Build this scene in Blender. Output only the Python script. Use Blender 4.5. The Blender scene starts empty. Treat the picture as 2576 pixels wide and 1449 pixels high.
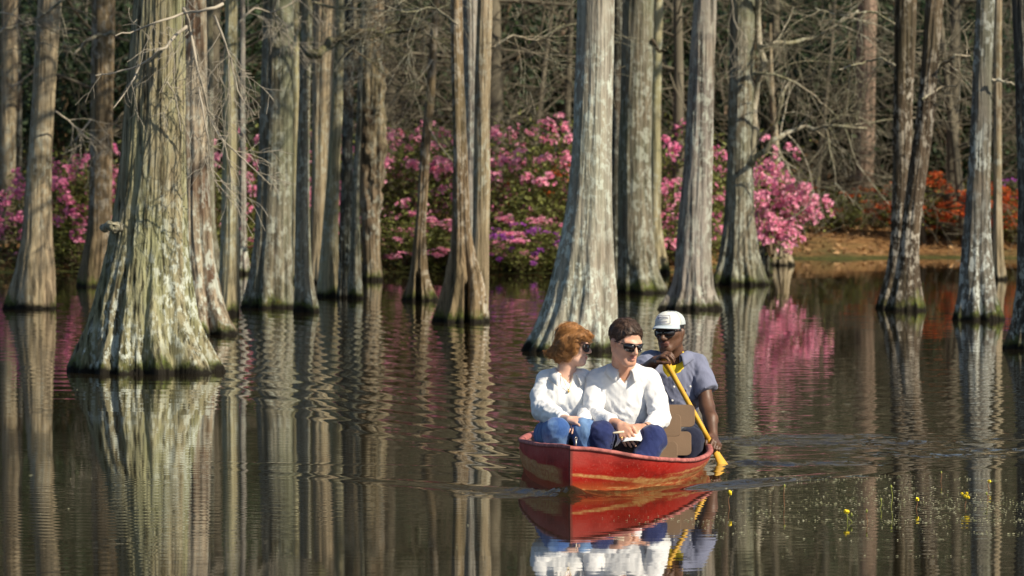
import bpy, math, random
import numpy as np
from math import sin, cos, pi, radians, sqrt
from mathutils import Vector, Matrix

S = bpy.context.scene
COL = S.collection

# ------------------------------------------------------------------ camera, sky, sun, exposure
FPX, CAMH, PITCH = 5689.0, 1.92, radians(1.69)
cam_d = bpy.data.cameras.new('camera')
cam = bpy.data.objects.new('camera', cam_d)
COL.objects.link(cam)
cam.location = (0, 0, CAMH)
cam.rotation_euler = (pi / 2 - PITCH, 0, 0)
cam_d.sensor_width = 36.0
cam_d.lens = 200.0
cam_d.clip_start = 0.5
cam_d.clip_end = 2000
cam_d.dof.use_dof = True
cam_d.dof.focus_distance = 30.2
cam_d.dof.aperture_fstop = 8.0
S.camera = cam

SUN_AZ, SUN_EL = radians(57), radians(38)      # to the right of and behind the photographer
sun_dir = Vector((sin(SUN_AZ) * cos(SUN_EL), -cos(SUN_AZ) * cos(SUN_EL), sin(SUN_EL)))
W = bpy.data.worlds.new('World')
S.world = W
W.use_nodes = True
wn = W.node_tree
wn.nodes.clear()
sky = wn.nodes.new('ShaderNodeTexSky')
sky.sky_type = 'NISHITA'
sky.sun_disc = False
sky.dust_density = 0.6
sky.ozone_density = 1.6
sky.sun_elevation = SUN_EL
sky.sun_rotation = math.atan2(sun_dir.x, sun_dir.y)
bg = wn.nodes.new('ShaderNodeBackground')
bg.inputs['Strength'].default_value = 0.088
wo = wn.nodes.new('ShaderNodeOutputWorld')
wn.links.new(sky.outputs[0], bg.inputs[0])
wn.links.new(bg.outputs[0], wo.inputs[0])

sun_d = bpy.data.lights.new('sun', 'SUN')
sun_d.energy = 5.0
sun_d.color = (1.0, 0.895, 0.71)
sun_d.angle = radians(0.53)
sun = bpy.data.objects.new('sun', sun_d)
COL.objects.link(sun)
sun.location = (30, -20, 40)
sun.rotation_euler = sun_dir.to_track_quat('Z', 'Y').to_euler()

S.view_settings.view_transform = 'Standard'
S.view_settings.look = 'None'
S.view_settings.gamma = 1.0
S.view_settings.use_curve_mapping = False
S.view_settings.exposure = 0.45
S.render.engine = 'CYCLES'
S.cycles.use_denoising = True
S.cycles.max_bounces = 6
S.cycles.diffuse_bounces = 3
S.cycles.glossy_bounces = 4
S.cycles.transmission_bounces = 4
S.cycles.transparent_max_bounces = 8
S.cycles.sample_clamp_indirect = 6.0

# ------------------------------------------------------------------ picture position -> place
_F = np.array((0, cos(PITCH), -sin(PITCH)))
_U = np.array((0, sin(PITCH), cos(PITCH)))
def ray(px, py):
    return _F + (px - 512) / FPX * np.array((1., 0, 0)) + (288 - py) / FPX * _U
def at(px, py, Y):
    d = ray(px, py)
    return np.array((0, 0, CAMH)) + d * (Y / d[1])
def ground(px, py, z=0.0):
    d = ray(px, py)
    return np.array((0, 0, CAMH)) + d * ((z - CAMH) / d[2])
def D(x):            # display pixels of the viewed photograph (2576 wide) to frame pixels
    return x * 1024 / 2576.0
# ------------------------------------------------------------------ helpers
def tag(o, label=None, cat=None, group=None, kind=None):
    if label: o['label'] = label
    if cat: o['category'] = cat
    if group: o['group'] = group
    if kind: o['kind'] = kind
    return o

def empty(name, loc, label=None, cat=None, group=None, rz=0.0):
    o = bpy.data.objects.new(name, None)
    o.empty_display_size = 0.2
    COL.objects.link(o)
    o.location = tuple(loc)
    o.rotation_euler = (0, 0, rz)
    return tag(o, label, cat, group)

def mesh_data(name, V, F, mats, smooth=True, mi=None):
    """V (n,3); F an int array (m,3) or (m,4), or a list of such arrays"""
    if not isinstance(F, (list, tuple)): F = [F]
    F = [np.asarray(f, np.int32) for f in F if len(f)]
    me = bpy.data.meshes.new(name)
    V = np.ascontiguousarray(V, np.float32)
    loops = np.concatenate([f.ravel() for f in F]).astype(np.int32)
    tot = np.concatenate([np.full(len(f), f.shape[1], np.int32) for f in F])
    start = np.concatenate([[0], np.cumsum(tot)[:-1]]).astype(np.int32)
    me.vertices.add(len(V)); me.vertices.foreach_set('co', V.ravel())
    me.loops.add(len(loops)); me.loops.foreach_set('vertex_index', loops)
    me.polygons.add(len(tot)); me.polygons.foreach_set('loop_start', start)
    me.polygons.foreach_set('loop_total', tot)
    if mi is not None: me.polygons.foreach_set('material_index', np.asarray(mi, np.int32))
    me.polygons.foreach_set('use_smooth', np.full(len(tot), bool(smooth)))
    for m in (mats if isinstance(mats, (list, tuple)) else [mats]):
        me.materials.append(m)
    me.update(calc_edges=True)
    me.validate()
    return me

def link(name, me, parent=None, loc=None):
    o = bpy.data.objects.new(name, me)
    COL.objects.link(o)
    if parent is not None: o.parent = parent
    if loc is not None: o.location = tuple(loc)
    return o

def obj(name, V, F, mats, parent=None, smooth=True, mi=None, loc=None, world=False):
    """world=True: V is in world coordinates, re-based on the parent's place"""
    V = np.asarray(V, float)
    if world and parent is not None:
        M = np.array(parent_matrix(parent).inverted())
        V = V @ M[:3, :3].T + M[:3, 3]
    return link(name, mesh_data(name, V, F, mats, smooth, mi), parent, loc)

def parent_matrix(o):
    M = Matrix.LocRotScale(o.location, o.rotation_euler, o.scale)
    return parent_matrix(o.parent) @ M if o.parent else M

def copy_tree(o, parent=None):
    c = o.copy(); COL.objects.link(c)
    if parent is not None: c.parent = parent
    for ch in list(o.children): copy_tree(ch, c)
    return c

class MB:
    """gathers raw pieces of one mesh"""
    def __init__(s): s.V = []; s.F3 = []; s.F4 = []; s.n = 0; s.m3 = []; s.m4 = []
    def add(s, V, F, m=0):
        F = np.asarray(F, np.int64)
        (s.F4 if F.shape[1] == 4 else s.F3).append(F + s.n)
        (s.m4 if F.shape[1] == 4 else s.m3).append(np.full(len(F), m))
        s.V.append(np.asarray(V, float)); s.n += len(V)
    def build(s, name, mats, parent=None, smooth=True, world=False):
        F = []; mi = []
        if s.F3: F.append(np.concatenate(s.F3)); mi.append(np.concatenate(s.m3))
        if s.F4: F.append(np.concatenate(s.F4)); mi.append(np.concatenate(s.m4))
        return obj(name, np.concatenate(s.V), F, mats, parent, smooth, np.concatenate(mi), world=world)
    def data(s, name, mats, smooth=True):
        F = []; mi = []
        if s.F3: F.append(np.concatenate(s.F3)); mi.append(np.concatenate(s.m3))
        if s.F4: F.append(np.concatenate(s.F4)); mi.append(np.concatenate(s.m4))
        return mesh_data(name, np.concatenate(s.V), F, mats, smooth, np.concatenate(mi))

def tube(P, R, sides=6, cap=True, flat=1.0):
    P = np.asarray(P, float); n = len(P)
    R = np.full(n, R, float) if np.isscalar(R) else np.asarray(R, float)
    T = np.gradient(P, axis=0)
    T /= np.linalg.norm(T, axis=1)[:, None] + 1e-12
    ref = np.array((0., 0, 1)) if abs(T[:, 2].mean()) < 0.8 else np.array((1., 0, 0))
    A = np.cross(T, ref); A /= np.linalg.norm(A, axis=1)[:, None] + 1e-12
    B = np.cross(T, A)
    a = np.arange(sides) * 2 * pi / sides
    V = P[:, None] + R[:, None, None] * (A[:, None] * np.cos(a)[None, :, None] + flat * B[:, None] * np.sin(a)[None, :, None])
    i = np.arange(n - 1)[:, None] * sides; j = np.arange(sides)[None]
    k = (j + 1) % sides
    F = np.stack([i + j, i + k, i + sides + k, i + sides + j], -1).reshape(-1, 4)
    V = V.reshape(-1, 3)
    if cap:
        V = np.concatenate([V, P[:1], P[-1:]])
        c0, c1 = n * sides, n * sides + 1
        j = np.arange(sides); k = (j + 1) % sides
        F3 = np.concatenate([np.stack([k, j, np.full(sides, c0)], -1),
                             np.stack([(n - 1) * sides + j, (n - 1) * sides + k, np.full(sides, c1)], -1)])
        F3 = np.concatenate([F3, F3[:, 2:3]], 1)   # degenerate quads avoided below
        return V, F, F3[:, :3]
    return V, F, np.zeros((0, 3), int)

def add_tube(mb, P, R, sides=6, m=0, cap=True, flat=1.0):
    V, F, F3 = tube(P, R, sides, cap, flat)
    n0 = mb.n
    mb.add(V, F, m)
    if len(F3):
        mb.F3.append(F3 + n0); mb.m3.append(np.full(len(F3), m))

def spline(P, n):
    """Catmull-Rom through the points"""
    P = np.asarray(P, float)
    Q = np.concatenate([2 * P[:1] - P[1:2], P, 2 * P[-1:] - P[-2:-1]])
    t = np.linspace(0, len(P) - 1, n); i = np.minimum(t.astype(int), len(P) - 2); f = (t - i)[:, None]
    p0, p1, p2, p3 = Q[i], Q[i + 1], Q[i + 2], Q[i + 3]
    return 0.5 * (2 * p1 + (p2 - p0) * f + (2 * p0 - 5 * p1 + 4 * p2 - p3) * f ** 2 + (3 * p1 - p0 - 3 * p2 + p3) * f ** 3)

def sstep(a, b, x):
    t = np.clip((np.asarray(x, float) - a) / (b - a), 0, 1)
    return t * t * (3 - 2 * t)

_rs = np.random.RandomState(5)
_perm = np.concatenate([_rs.permutation(256)] * 3)
_grad = _rs.normal(size=(256, 3)); _grad /= np.linalg.norm(_grad, axis=1)[:, None]
def pnoise(p):
    """Perlin noise, p (...,3), about -0.7..0.7"""
    p = np.asarray(p, float)
    i = np.floor(p).astype(int); f = p - i
    i &= 255
    u = f * f * f * (f * (f * 6 - 15) + 10)
    r = 0
    for dx in (0, 1):
        wx = u[..., 0] if dx else 1 - u[..., 0]
        for dy in (0, 1):
            wy = u[..., 1] if dy else 1 - u[..., 1]
            for dz in (0, 1):
                wz = u[..., 2] if dz else 1 - u[..., 2]
                h = _perm[_perm[_perm[i[..., 0] + dx] + i[..., 1] + dy] + i[..., 2] + dz]
                g = _grad[h]
                r = r + wx * wy * wz * (g[..., 0] * (f[..., 0] - dx) + g[..., 1] * (f[..., 1] - dy) + g[..., 2] * (f[..., 2] - dz))
    return r
def fbm(p, o=3):
    p = np.asarray(p, float); r = 0; a = 1.0
    for k in range(o):
        r = r + a * pnoise(p * 2 ** k + 17.3 * k); a *= 0.5
    return r

# ------------------------------------------------------------------ materials
class NT:
    def __init__(s, name):
        s.m = bpy.data.materials.new(name); s.m.use_nodes = True
        s.t = s.m.node_tree; s.t.nodes.clear()
        s.out = s.t.nodes.new('ShaderNodeOutputMaterial')
        s.b = s.t.nodes.new('ShaderNodeBsdfPrincipled')
        s.t.links.new(s.b.outputs[0], s.out.inputs[0])
    def n(s, typ, **k):
        o = s.t.nodes.new('ShaderNode' + typ)
        for a, v in k.items(): setattr(o, a, v)
        return o
    def l(s, a, b): s.t.links.new(a, b)
    def put(s, sock, v):
        if hasattr(v, 'is_output'): s.l(v, sock)
        else:
            if isinstance(v, (tuple, list)) and len(v) == 3 and sock.type == 'RGBA': v = (*v, 1)
            sock.default_value = v
    def coord(s, kind='Object', scale=(1, 1, 1), loc=(0, 0, 0), rot=(0, 0, 0)):
        c = s.n('TexCoord'); mp = s.n('Mapping')
        mp.inputs['Scale'].default_value = scale; mp.inputs['Location'].default_value = loc
        mp.inputs['Rotation'].default_value = rot
        s.l(c.outputs[kind], mp.inputs['Vector'])
        return mp.outputs[0]
    def noise(s, vec, scale=1.0, detail=3.0, rough=0.55, dist=0.0):
        o = s.n('TexNoise'); o.inputs['Scale'].default_value = scale; o.inputs['Detail'].default_value = detail
        o.inputs['Roughness'].default_value = rough; o.inputs['Distortion'].default_value = dist
        if vec is not None: s.l(vec, o.inputs['Vector'])
        return o.outputs['Fac']
    def ramp(s, fac, stops, interp='LINEAR'):
        r = s.n('ValToRGB'); e = r.color_ramp.elements; r.color_ramp.interpolation = interp
        while len(e) < len(stops): e.new(0.5)
        for q, (p, c) in zip(e, stops):
            q.position = p; q.color = (*c, 1) if not np.isscalar(c) else (c, c, c, 1)
        s.l(fac, r.inputs[0])
        return r.outputs[0]
    def mix(s, fac, a, b, mode='MIX'):
        o = s.n('Mix', data_type='RGBA', blend_type=mode)
        s.put(o.inputs[0], fac); s.put(o.inputs[6], a); s.put(o.inputs[7], b)
        return o.outputs[2]
    def math(s, op, a, b=0.0, clamp=False):
        o = s.n('Math', operation=op, use_clamp=clamp)
        s.put(o.inputs[0], a); s.put(o.inputs[1], b)
        return o.outputs[0]
    def mapr(s, v, a, b, c=0.0, d=1.0):
        o = s.n('MapRange'); s.l(v, o.inputs[0])
        for i, x in zip((1, 2, 3, 4), (a, b, c, d)): o.inputs[i].default_value = x
        return o.outputs[0]
    def bump(s, h, strength=0.5, dist=0.01):
        o = s.n('Bump'); o.inputs['Strength'].default_value = strength; o.inputs['Distance'].default_value = dist
        s.l(h, o.inputs['Height']); s.l(o.outputs[0], s.b.inputs['Normal'])
    def set(s, **k):
        names = dict(color='Base Color', rough='Roughness', metal='Metallic', spec='Specular IOR Level', ior='IOR',
                     trans='Transmission Weight', sss='Subsurface Weight', coat='Coat Weight', sheen='Sheen Weight')
        for a, v in k.items(): s.put(s.b.inputs[names[a]], v)
        return s.m

def plain(name, color, rough=0.7, var=0.25, scale=8.0, stretch=(1, 1, 1), bump=0.0, bscale=60.0, spec=0.3, bd=0.004, kind='Object'):
    """a slightly uneven surface"""
    t = NT(name)
    v = t.coord(kind, stretch)
    n = t.noise(v, scale, 4.0)
    c = t.mix(t.mapr(n, 0.3, 0.7), tuple(x * (1 - var) for x in color), tuple(min(1, x * (1 + var)) for x in color))
    if bump: t.bump(t.noise(v, bscale, 3.0), bump, bd)
    return t.set(color=c, rough=rough, spec=spec)

def bark(name, dark, light, algae=(0.16, 0.17, 0.075), algae_amt=0.5, lichen_amt=0.3, lichen=(0.50, 0.53, 0.45), furrow=0.55,
         moss=True, ltop=0.75, seed=0.0, fscale=30.0, blotch=(0.22, 0.15, 0.09), blotch_amt=0.3):
    dark = tuple(x * 0.72 for x in dark); light = tuple(x * 0.90 for x in light)
    t = NT(name)
    v = t.coord('Object', (17, 17, 0.6), (seed, 0, 0))
    streak = t.noise(v, 1.0, 6.0, 0.62, 0.15)
    col = t.ramp(streak, [(0.32, dark), (0.62, light)])
    big = t.noise(t.coord('Object', (2.2, 2.2, 0.6), (seed, 3, 0)), 1.0, 3.0)
    col = t.mix(t.math('MULTIPLY', t.mapr(big, 0.42, 0.62), algae_amt), col, algae)
    mt_ = t.noise(t.coord('Object', (9, 9, 4.5), (seed + 2, 4, 6)), 1.0, 5.0, 0.65)
    col = t.mix(t.math('MULTIPLY', t.mapr(mt_, 0.50, 0.62), 0.5 * algae_amt), col, tuple(x * 0.62 for x in algae))
    bl = t.noise(t.coord('Object', (3, 3, 1.1), (seed + 9, 3, 4)), 1.0, 6.0, 0.65)
    col = t.mix(t.math('MULTIPLY', t.mapr(bl, 0.52, 0.64), blotch_amt), col, blotch)
    fur = t.noise(t.coord('Object', (fscale, fscale, fscale * 0.055), (seed, 0, 5)), 1.0, 4.0, 0.6, 0.1)
    fm = t.mapr(fur, 0.37, 0.50)
    col = t.mix(furrow, col, t.mix(fm, tuple(x * 0.35 for x in dark), (1, 1, 1), 'MIX'), 'MULTIPLY')
    ln = t.noise(t.coord('Object', (15, 15, 10), (seed, 7, 2)), 1.0, 8.0, 0.72)
    lp = t.noise(t.coord('Object', (2.0, 2.0, 0.9), (seed + 5, 1, 2)), 1.0, 2.0)
    zc = t.n('SeparateXYZ'); c0 = t.n('TexCoord'); t.l(c0.outputs['Object'], zc.inputs[0]); z = zc.outputs[2]
    low = t.mapr(z, 1.7, 0.3, ltop, 1.1)
    lm = t.math('MULTIPLY', t.mapr(ln, 0.50, 0.57), t.mapr(lp, 0.36, 0.60))
    lm = t.math('MULTIPLY', lm, t.math('MULTIPLY', low, lichen_amt), True)
    col = t.mix(lm, col, lichen)
    if moss:
        mn = t.noise(t.coord('Object', (9, 9, 6), (seed, 2, 8)), 1.0, 5.0, 0.65)
        mb_ = t.noise(t.coord('Object', (2.6, 2.6, 0.6), (seed + 3, 5, 1)), 1.0, 3.0, 0.6)
        zz = t.math('SUBTRACT', z, t.math('MULTIPLY', t.math('SUBTRACT', mn, 0.5), 0.30))
        zz = t.math('SUBTRACT', zz, t.math('MULTIPLY', t.math('SUBTRACT', mb_, 0.5), 0.55))
        mm = t.mapr(zz, 0.12, 0.03, 0, 0.92)
        mn2 = t.noise(t.coord('Object', (16, 16, 11), (seed, 9, 8)), 1.0, 5.0, 0.7)
        mcol = t.ramp(mn2, [(0.36, (0.016, 0.014, 0.009)), (0.45, (0.045, 0.050, 0.013)), (0.56, (0.085, 0.110, 0.018)), (0.70, (0.12, 0.065, 0.024))])
        col = t.mix(mm, col, mcol)
        wet = t.mapr(t.math('SUBTRACT', z, t.math('MULTIPLY', t.math('SUBTRACT', mn, 0.5), 0.16)), 0.075, 0.02)
        col = t.mix(wet, col, (0.012, 0.010, 0.007))
    h = t.math('ADD', t.math('MULTIPLY', fur, 1.0), t.math('MULTIPLY', ln, 0.35))
    t.bump(h, 0.9, 0.03)
    return t.set(color=col, rough=0.92, spec=0.15)
# ------------------------------------------------------------------ the ground and the pond
BOW = np.array((0.30, 29.22))
def shore(x):
    x = np.asarray(x, float)
    n = pnoise(np.stack([x * 0.6, x * 0 + 3.1, x * 0], -1))
    return 71.3 + 7.2 * sstep(2.0, 3.6, x) + 1.3 * n
def ground_z(x, y):
    x = np.asarray(x, float); y = np.asarray(y, float)
    d = y - shore(x)
    z = -0.7 + 0.7 * sstep(-3.0, 0.0, d) + 0.30 * sstep(0.0, 3.5, d) + 0.25 * sstep(3, 14, d)
    z = np.where(d < 0, -0.7 * sstep(0, -3.0, d) - 0.0, z)
    p = np.stack([x * 0.5, y * 0.5, x * 0], -1)
    z = z + 0.10 * pnoise(p) * sstep(0.2, 3, d) + 0.025 * pnoise(p * 7) * sstep(-0.2, 0.6, d)
    z = z + 15 * sstep(122, 185, y + 6 * pnoise(p * 0.12))
    return z
gx = np.concatenate([-np.geomspace(400, 14, 26), np.linspace(-13.5, 13.5, 190), np.geomspace(14, 400, 26)])
gy = np.concatenate([np.linspace(-150, 60, 14), np.linspace(62, 96, 190), np.linspace(97, 190, 60), np.geomspace(195, 700, 12)])
X, Y = np.meshgrid(gx, gy, indexing='ij')
Z = ground_z(X, Y)
nx, ny = len(gx), len(gy)
def grid_faces(nx, ny):
    i, j = np.meshgrid(np.arange(nx - 1), np.arange(ny - 1), indexing='ij')
    a = i * ny + j
    return np.stack([a, a + ny, a + ny + 1, a + 1], -1).reshape(-1, 4)
t = NT('leaf_litter_ground')
v = t.coord('Object')
n1 = t.noise(v, 9.0, 6.0, 0.7); n2 = t.noise(v, 0.8, 3.0)
c = t.ramp(n1, [(0.3, (0.06, 0.030, 0.013)), (0.5, (0.24, 0.125, 0.048)), (0.68, (0.40, 0.235, 0.10))])
c = t.mix(t.mapr(n2, 0.52, 0.66), c, (0.12, 0.09, 0.035))
sp = t.n('SeparateXYZ'); t.l(v, sp.inputs[0])
gr = t.mapr(t.math('ADD', sp.outputs[2], t.math('MULTIPLY', n1, 0.12)), 0.11, 0.07)
c = t.mix(gr, c, t.ramp(n1, [(0.4, (0.035, 0.028, 0.012)), (0.55, (0.07, 0.085, 0.022))]))
c = t.mix(t.mapr(sp.outputs[2], 1.2, 3.0), c, t.ramp(n1, [(0.35, (0.012, 0.014, 0.007)), (0.65, (0.05, 0.045, 0.024))]))
t.bump(n1, 0.8, 0.05)
M_GROUND = t.set(color=c, rough=0.95, spec=0.1)
o = obj('ground', np.stack([X, Y, Z], -1).reshape(-1, 3), grid_faces(nx, ny), M_GROUND)
tag(o, kind='structure')

# the pond surface: real ripples, worked out from the wake of the boat
TH = radians(5.0)                                   # the wake runs back and to the right from the bow
back = np.array((sin(TH), cos(TH))); left = np.array((-cos(TH), sin(TH)))
def wave_train(x, y, ang, lam, ph=0.0, warp=0.12, seed=0.0, wfreq=0.35):
    """plane ripples moving along ang (from +x, anticlockwise), their phase gently warped"""
    k = 2 * pi / lam
    w = warp * lam * 6 * pnoise(np.stack([x * wfreq + seed, y * wfreq * 0.4, x * 0 + seed], -1))
    return np.sin(k * (x * cos(ang) + y * sin(ang) + w) + ph)
def water_z(x, y):
    rx, ry = x - BOW[0], y - BOW[1]
    s = rx * back[0] + ry * back[1]                 # metres behind the bow
    tl = rx * left[0] + ry * left[1]                # metres to the left of the track
    nz = lambda f, fy=None, sd=0.0: pnoise(np.stack([x * f + sd, y * (fy or f) + sd, x * 0 + sd], -1))
    h = 0
    # wake, left side: crests lie along the line of sight, leaning left as they go back
    edge = s * 0.27 + 0.05
    q = np.where(s > 0, tl / np.maximum(edge, 1e-3), 9)
    envL = sstep(1.22, 0.93, q) * sstep(-0.15, 0.35, q) * sstep(0.0, 1.2, s) * sstep(40, 16, s)
    patch = 0.7 + 0.8 * nz(0.5, 0.12, 4.0)
    h = h + envL * patch * (0.0026 * wave_train(x, y, radians(200), 0.42, 0, 0.10, 1.0)
                            + 0.0012 * wave_train(x, y, radians(208), 0.29, 1.0, 0.12, 6.0)
                            + 0.0016 * wave_train(x, y, radians(190), 0.66, 2.0, 0.12, 8.0))
    # wake, right side: weaker, blurred
    qr = np.where(s > 0, -tl / np.maximum(edge * 2.0, 1e-3), 9)
    envR = sstep(1.3, 0.8, qr) * sstep(0.0, 0.4, qr) * sstep(0.3, 2.0, s) * sstep(30, 8, s)
    h = h + envR * 0.7 * (0.0010 * wave_train(x, y, radians(-32), 0.50, 0, 0.2, 2.0)
                    + 0.0006 * wave_train(x, y, radians(-50), 0.31, 0, 0.25, 3.0))
    # older ripples further back, running towards us
    far = sstep(6, 14, s) * sstep(60, 25, s) * (1 - 0.7 * sstep(0.6, 2.0, x))
    h = h + far * (0.45 + 0.6 * nz(0.25, 0.08, 9.0)) * (0.0011 * wave_train(x, y, radians(232), 0.50, 0, 0.22, 11.0)
                                                       + 0.0007 * wave_train(x, y, radians(250), 0.37, 0, 0.25, 12.0)
                                                       + 0.0008 * wave_train(x, y, radians(285), 0.6, 0, 0.25, 13.0))
    # the bow wave: two low ridges leaving the bow
    r = np.hypot(rx, ry)
    for side, slope, amp in ((1, 0.95, 0.034), (-1, 0.80, 0.026)):
        dd = (side * tl - (s + 0.10) * slope) / sqrt(1 + slope * slope)
        al = np.exp(-np.maximum(s, 0) / (0.42 if side > 0 else 0.95)) * sstep(-0.35, -0.05, s) * (tl * side > -0.1)
        h = h + amp * al * np.exp(-(dd / (0.05 + 0.03 * np.maximum(s, 0))) ** 2) * (0.8 + 0.5 * nz(5, 5, side * 3.0))
        dd2 = dd - 0.16
        h = h - 0.35 * amp * al * np.exp(-(dd2 / 0.09) ** 2)
    churn = np.exp(-((rx - 0.02) / 0.24) ** 2 - ((ry + 0.16) / 0.24) ** 2)
    churn = churn + 0.75 * np.exp(-((rx + 0.34) / 0.20) ** 2 - ((ry - 0.10) / 0.28) ** 2)
    h = h + churn * (0.020 * nz(13, 13, 2.0) + 0.010 * nz(26, 26, 5.0) + .004 * wave_train(x, y, radians(268), .16, 0, .6, 3.0, 3.0))
    # crease running out to the right from the bow wave
    a0, a1 = np.array((0.85, 29.5)), np.array((2.2, 31.5))
    u = (a1 - a0) / np.linalg.norm(a1 - a0); nn = np.array((u[1], -u[0]))
    al = (x - a0[0]) * u[0] + (y - a0[1]) * u[1]; dd = (x - a0[0]) * nn[0] + (y - a0[1]) * nn[1]
    h = h + 0.017 * np.exp(-(dd / 0.06) ** 2) * sstep(-0.6, 0.1, al) * sstep(2.2, 0.3, al)
    # swirls left by the paddle, one fresh, the others older
    for cx, cy, ax, ay, am in ((1.34, 31.75, 0.20, 0.22, 0.010), (1.75, 31.8, 0.34, 0.16, 0.007), (1.9, 33.9, 0.75, 0.30, 0.006),
                               (2.4, 32.6, 0.45, 0.25, 0.005), (2.9, 33.1, 0.5, 0.22, 0.0035), (3.6, 33.0, 0.6, 0.3, 0.003), (1.3, 34.3, 0.4, 0.22, 0.004)):
        e = np.exp(-((x - cx) / ax) ** 2 - ((y - cy) / ay) ** 2)
        h = h + 4.0 * am * e * (nz(4.5, 7.0, cx) + 0.7 * nz(10, 13, cy) + 0.4 * nz(24, 26, cx + cy))
    # broken streaks of disturbed water to the right of the paddle
    for x0, x1, yc, sl, sg, am in ((1.22, 1.72, 31.85, .05, .07, .014), (1.50, 2.30, 34.5, .10, .11, .014), (1.30, 1.62, 33.7, -.1, .07, .007), (1.86, 2.28, 33.2, .2, .08, .011), (1.70, 2.02, 32.7, .1, .06, .008), (2.3, 2.7, 33.6, .1, .08, .007), (2.75, 3.2, 32.4, .2, .10, .007), (2.9, 3.6, 34.3, .1, .12, .006), (1.9, 2.6, 38.5, .1, .16, .006), (3.0, 3.9, 39.5, .1, .16, .006)):
        yy = yc + sl * (x - x0) + 0.10 * nz(2.2, 0.01, x0)
        e = np.exp(-((y - yy) / (sg * 2.0)) ** 2) * sstep(x0 - .12, x0 + .1, x) * sstep(x1 + .15, x1 - .1, x) * np.clip(0.65 + 1.5 * nz(6, 3, yc), 0, 1.5) * am / .014
        h = h + 1.4 * e * (.0042 * wave_train(x, y, radians(268), .17, 0, .5, yc, 2.0) + .0030 * wave_train(x, y, radians(292), .23, 0, .5, yc + 2, 2.0) + .0030 * wave_train(x, y, radians(246), .20, 0, .5, yc + 4, 2.0))
    # short ripples blurring the reflections there
    er = sstep(0.75, 1.1, x) * sstep(30.6 + 0.45 * (x - 0.9), 31.6 + 0.45 * (x - 0.9), y) * sstep(58, 36, y)
    h = h + er * (0.00045 * wave_train(x, y, radians(265), 0.19, 0, 0.4, 51.0, 1.5) + 0.00045 * wave_train(x, y, radians(300), 0.23, 0, 0.4, 53.0, 1.5) + 0.0004 * wave_train(x, y, radians(225), 0.26, 0, 0.4, 55.0, 1.5))
    # a second low wave line across the reflections at the left
    dl = y - (31.55 - 0.30 * (x + 0.5))
    h = h + 0.0022 * np.exp(-(dl / 0.07) ** 2) * sstep(-0.2, -0.5, x) * sstep(-2.0, -1.2, x) * (0.5 + nz(1.5, 1.5, 77.0))
    # breath of air everywhere
    air = 0.25 + 0.75 * sstep(-0.1, 0.35, nz(0.35, 0.10, 21.0))
    rightside = 0.6 + 0.8 * sstep(0.8, 2.5, x)
    h = h + 0.00028 * air * rightside * (wave_train(x, y, radians(262), 0.16, 0, 0.5, 31.0, 1.2) + 0.9 * wave_train(x, y, radians(281), 0.23, 0, 0.5, 33.0, 0.9))
    h = h + 0.0009 * nz(1.1, 0.7, 41.0) + 0.0012 * nz(0.45, 0.35, 43.0)
    return h
wx = np.concatenate([-np.geomspace(300, 9, 16), np.linspace(-8.6, -3.4, 85), np.linspace(-3.36, 4.4, 225), np.linspace(4.45, 8.6, 68), np.geomspace(9, 300, 16)])
def _ys():
    ys = [21.0]
    while ys[-1] < 84:
        y = ys[-1]
        ys.append(y + (0.045 if y < 26 else 0.026 if y < 35 else 0.07 if y < 46 else 0.11))
    return np.array(ys)
wy = np.concatenate([np.linspace(-150, 18, 9), _ys(), np.linspace(90, 140, 6)])
X, Y = np.meshgrid(wx, wy, indexing='ij')
inside = (Y > 20.5) & (Y < 84.5) & (np.abs(X) < 9)
Z = np.zeros_like(X)
Z[inside] = water_z(X[inside], Y[inside])
nx, ny = len(wx), len(wy)
t = NT('pond_water')
g = t.noise(t.coord('Object', (1.2, 0.35, 1)), 1.0, 4.0)
wc = t.mix(g, (0.010, 0.008, 0.0035), (0.022, 0.017, 0.008))
M_WATER = t.set(color=wc, rough=0.022, ior=1.333, spec=0.5)
o = obj('water', np.stack([X, Y, Z], -1).reshape(-1, 3), grid_faces(nx, ny), M_WATER)
tag(o, kind='structure')
# ------------------------------------------------------------------ cypress trees standing in the water
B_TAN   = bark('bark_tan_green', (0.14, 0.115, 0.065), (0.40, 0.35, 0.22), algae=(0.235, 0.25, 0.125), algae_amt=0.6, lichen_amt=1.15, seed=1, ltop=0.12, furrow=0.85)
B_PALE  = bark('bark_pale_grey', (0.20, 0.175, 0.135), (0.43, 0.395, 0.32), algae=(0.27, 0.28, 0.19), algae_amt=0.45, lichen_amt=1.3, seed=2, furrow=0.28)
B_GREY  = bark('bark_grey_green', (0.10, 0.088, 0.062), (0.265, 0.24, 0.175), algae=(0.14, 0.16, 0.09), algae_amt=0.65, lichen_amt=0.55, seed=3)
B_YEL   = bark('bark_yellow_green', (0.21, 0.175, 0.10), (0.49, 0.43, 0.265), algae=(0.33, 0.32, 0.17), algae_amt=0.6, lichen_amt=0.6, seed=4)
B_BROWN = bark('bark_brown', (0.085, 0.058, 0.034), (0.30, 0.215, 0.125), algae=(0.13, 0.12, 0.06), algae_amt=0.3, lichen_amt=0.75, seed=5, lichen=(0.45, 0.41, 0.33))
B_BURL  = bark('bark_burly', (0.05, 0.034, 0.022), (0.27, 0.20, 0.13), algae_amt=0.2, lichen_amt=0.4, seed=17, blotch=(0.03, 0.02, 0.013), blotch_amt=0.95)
B_STRIP = bark('bark_stripped', (0.15, 0.105, 0.07), (0.46, 0.38, 0.27), algae_amt=0.15, lichen_amt=0.7, seed=18, blotch=(0.12, 0.065, 0.04), blotch_amt=0.85, furrow=0.6)
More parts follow.
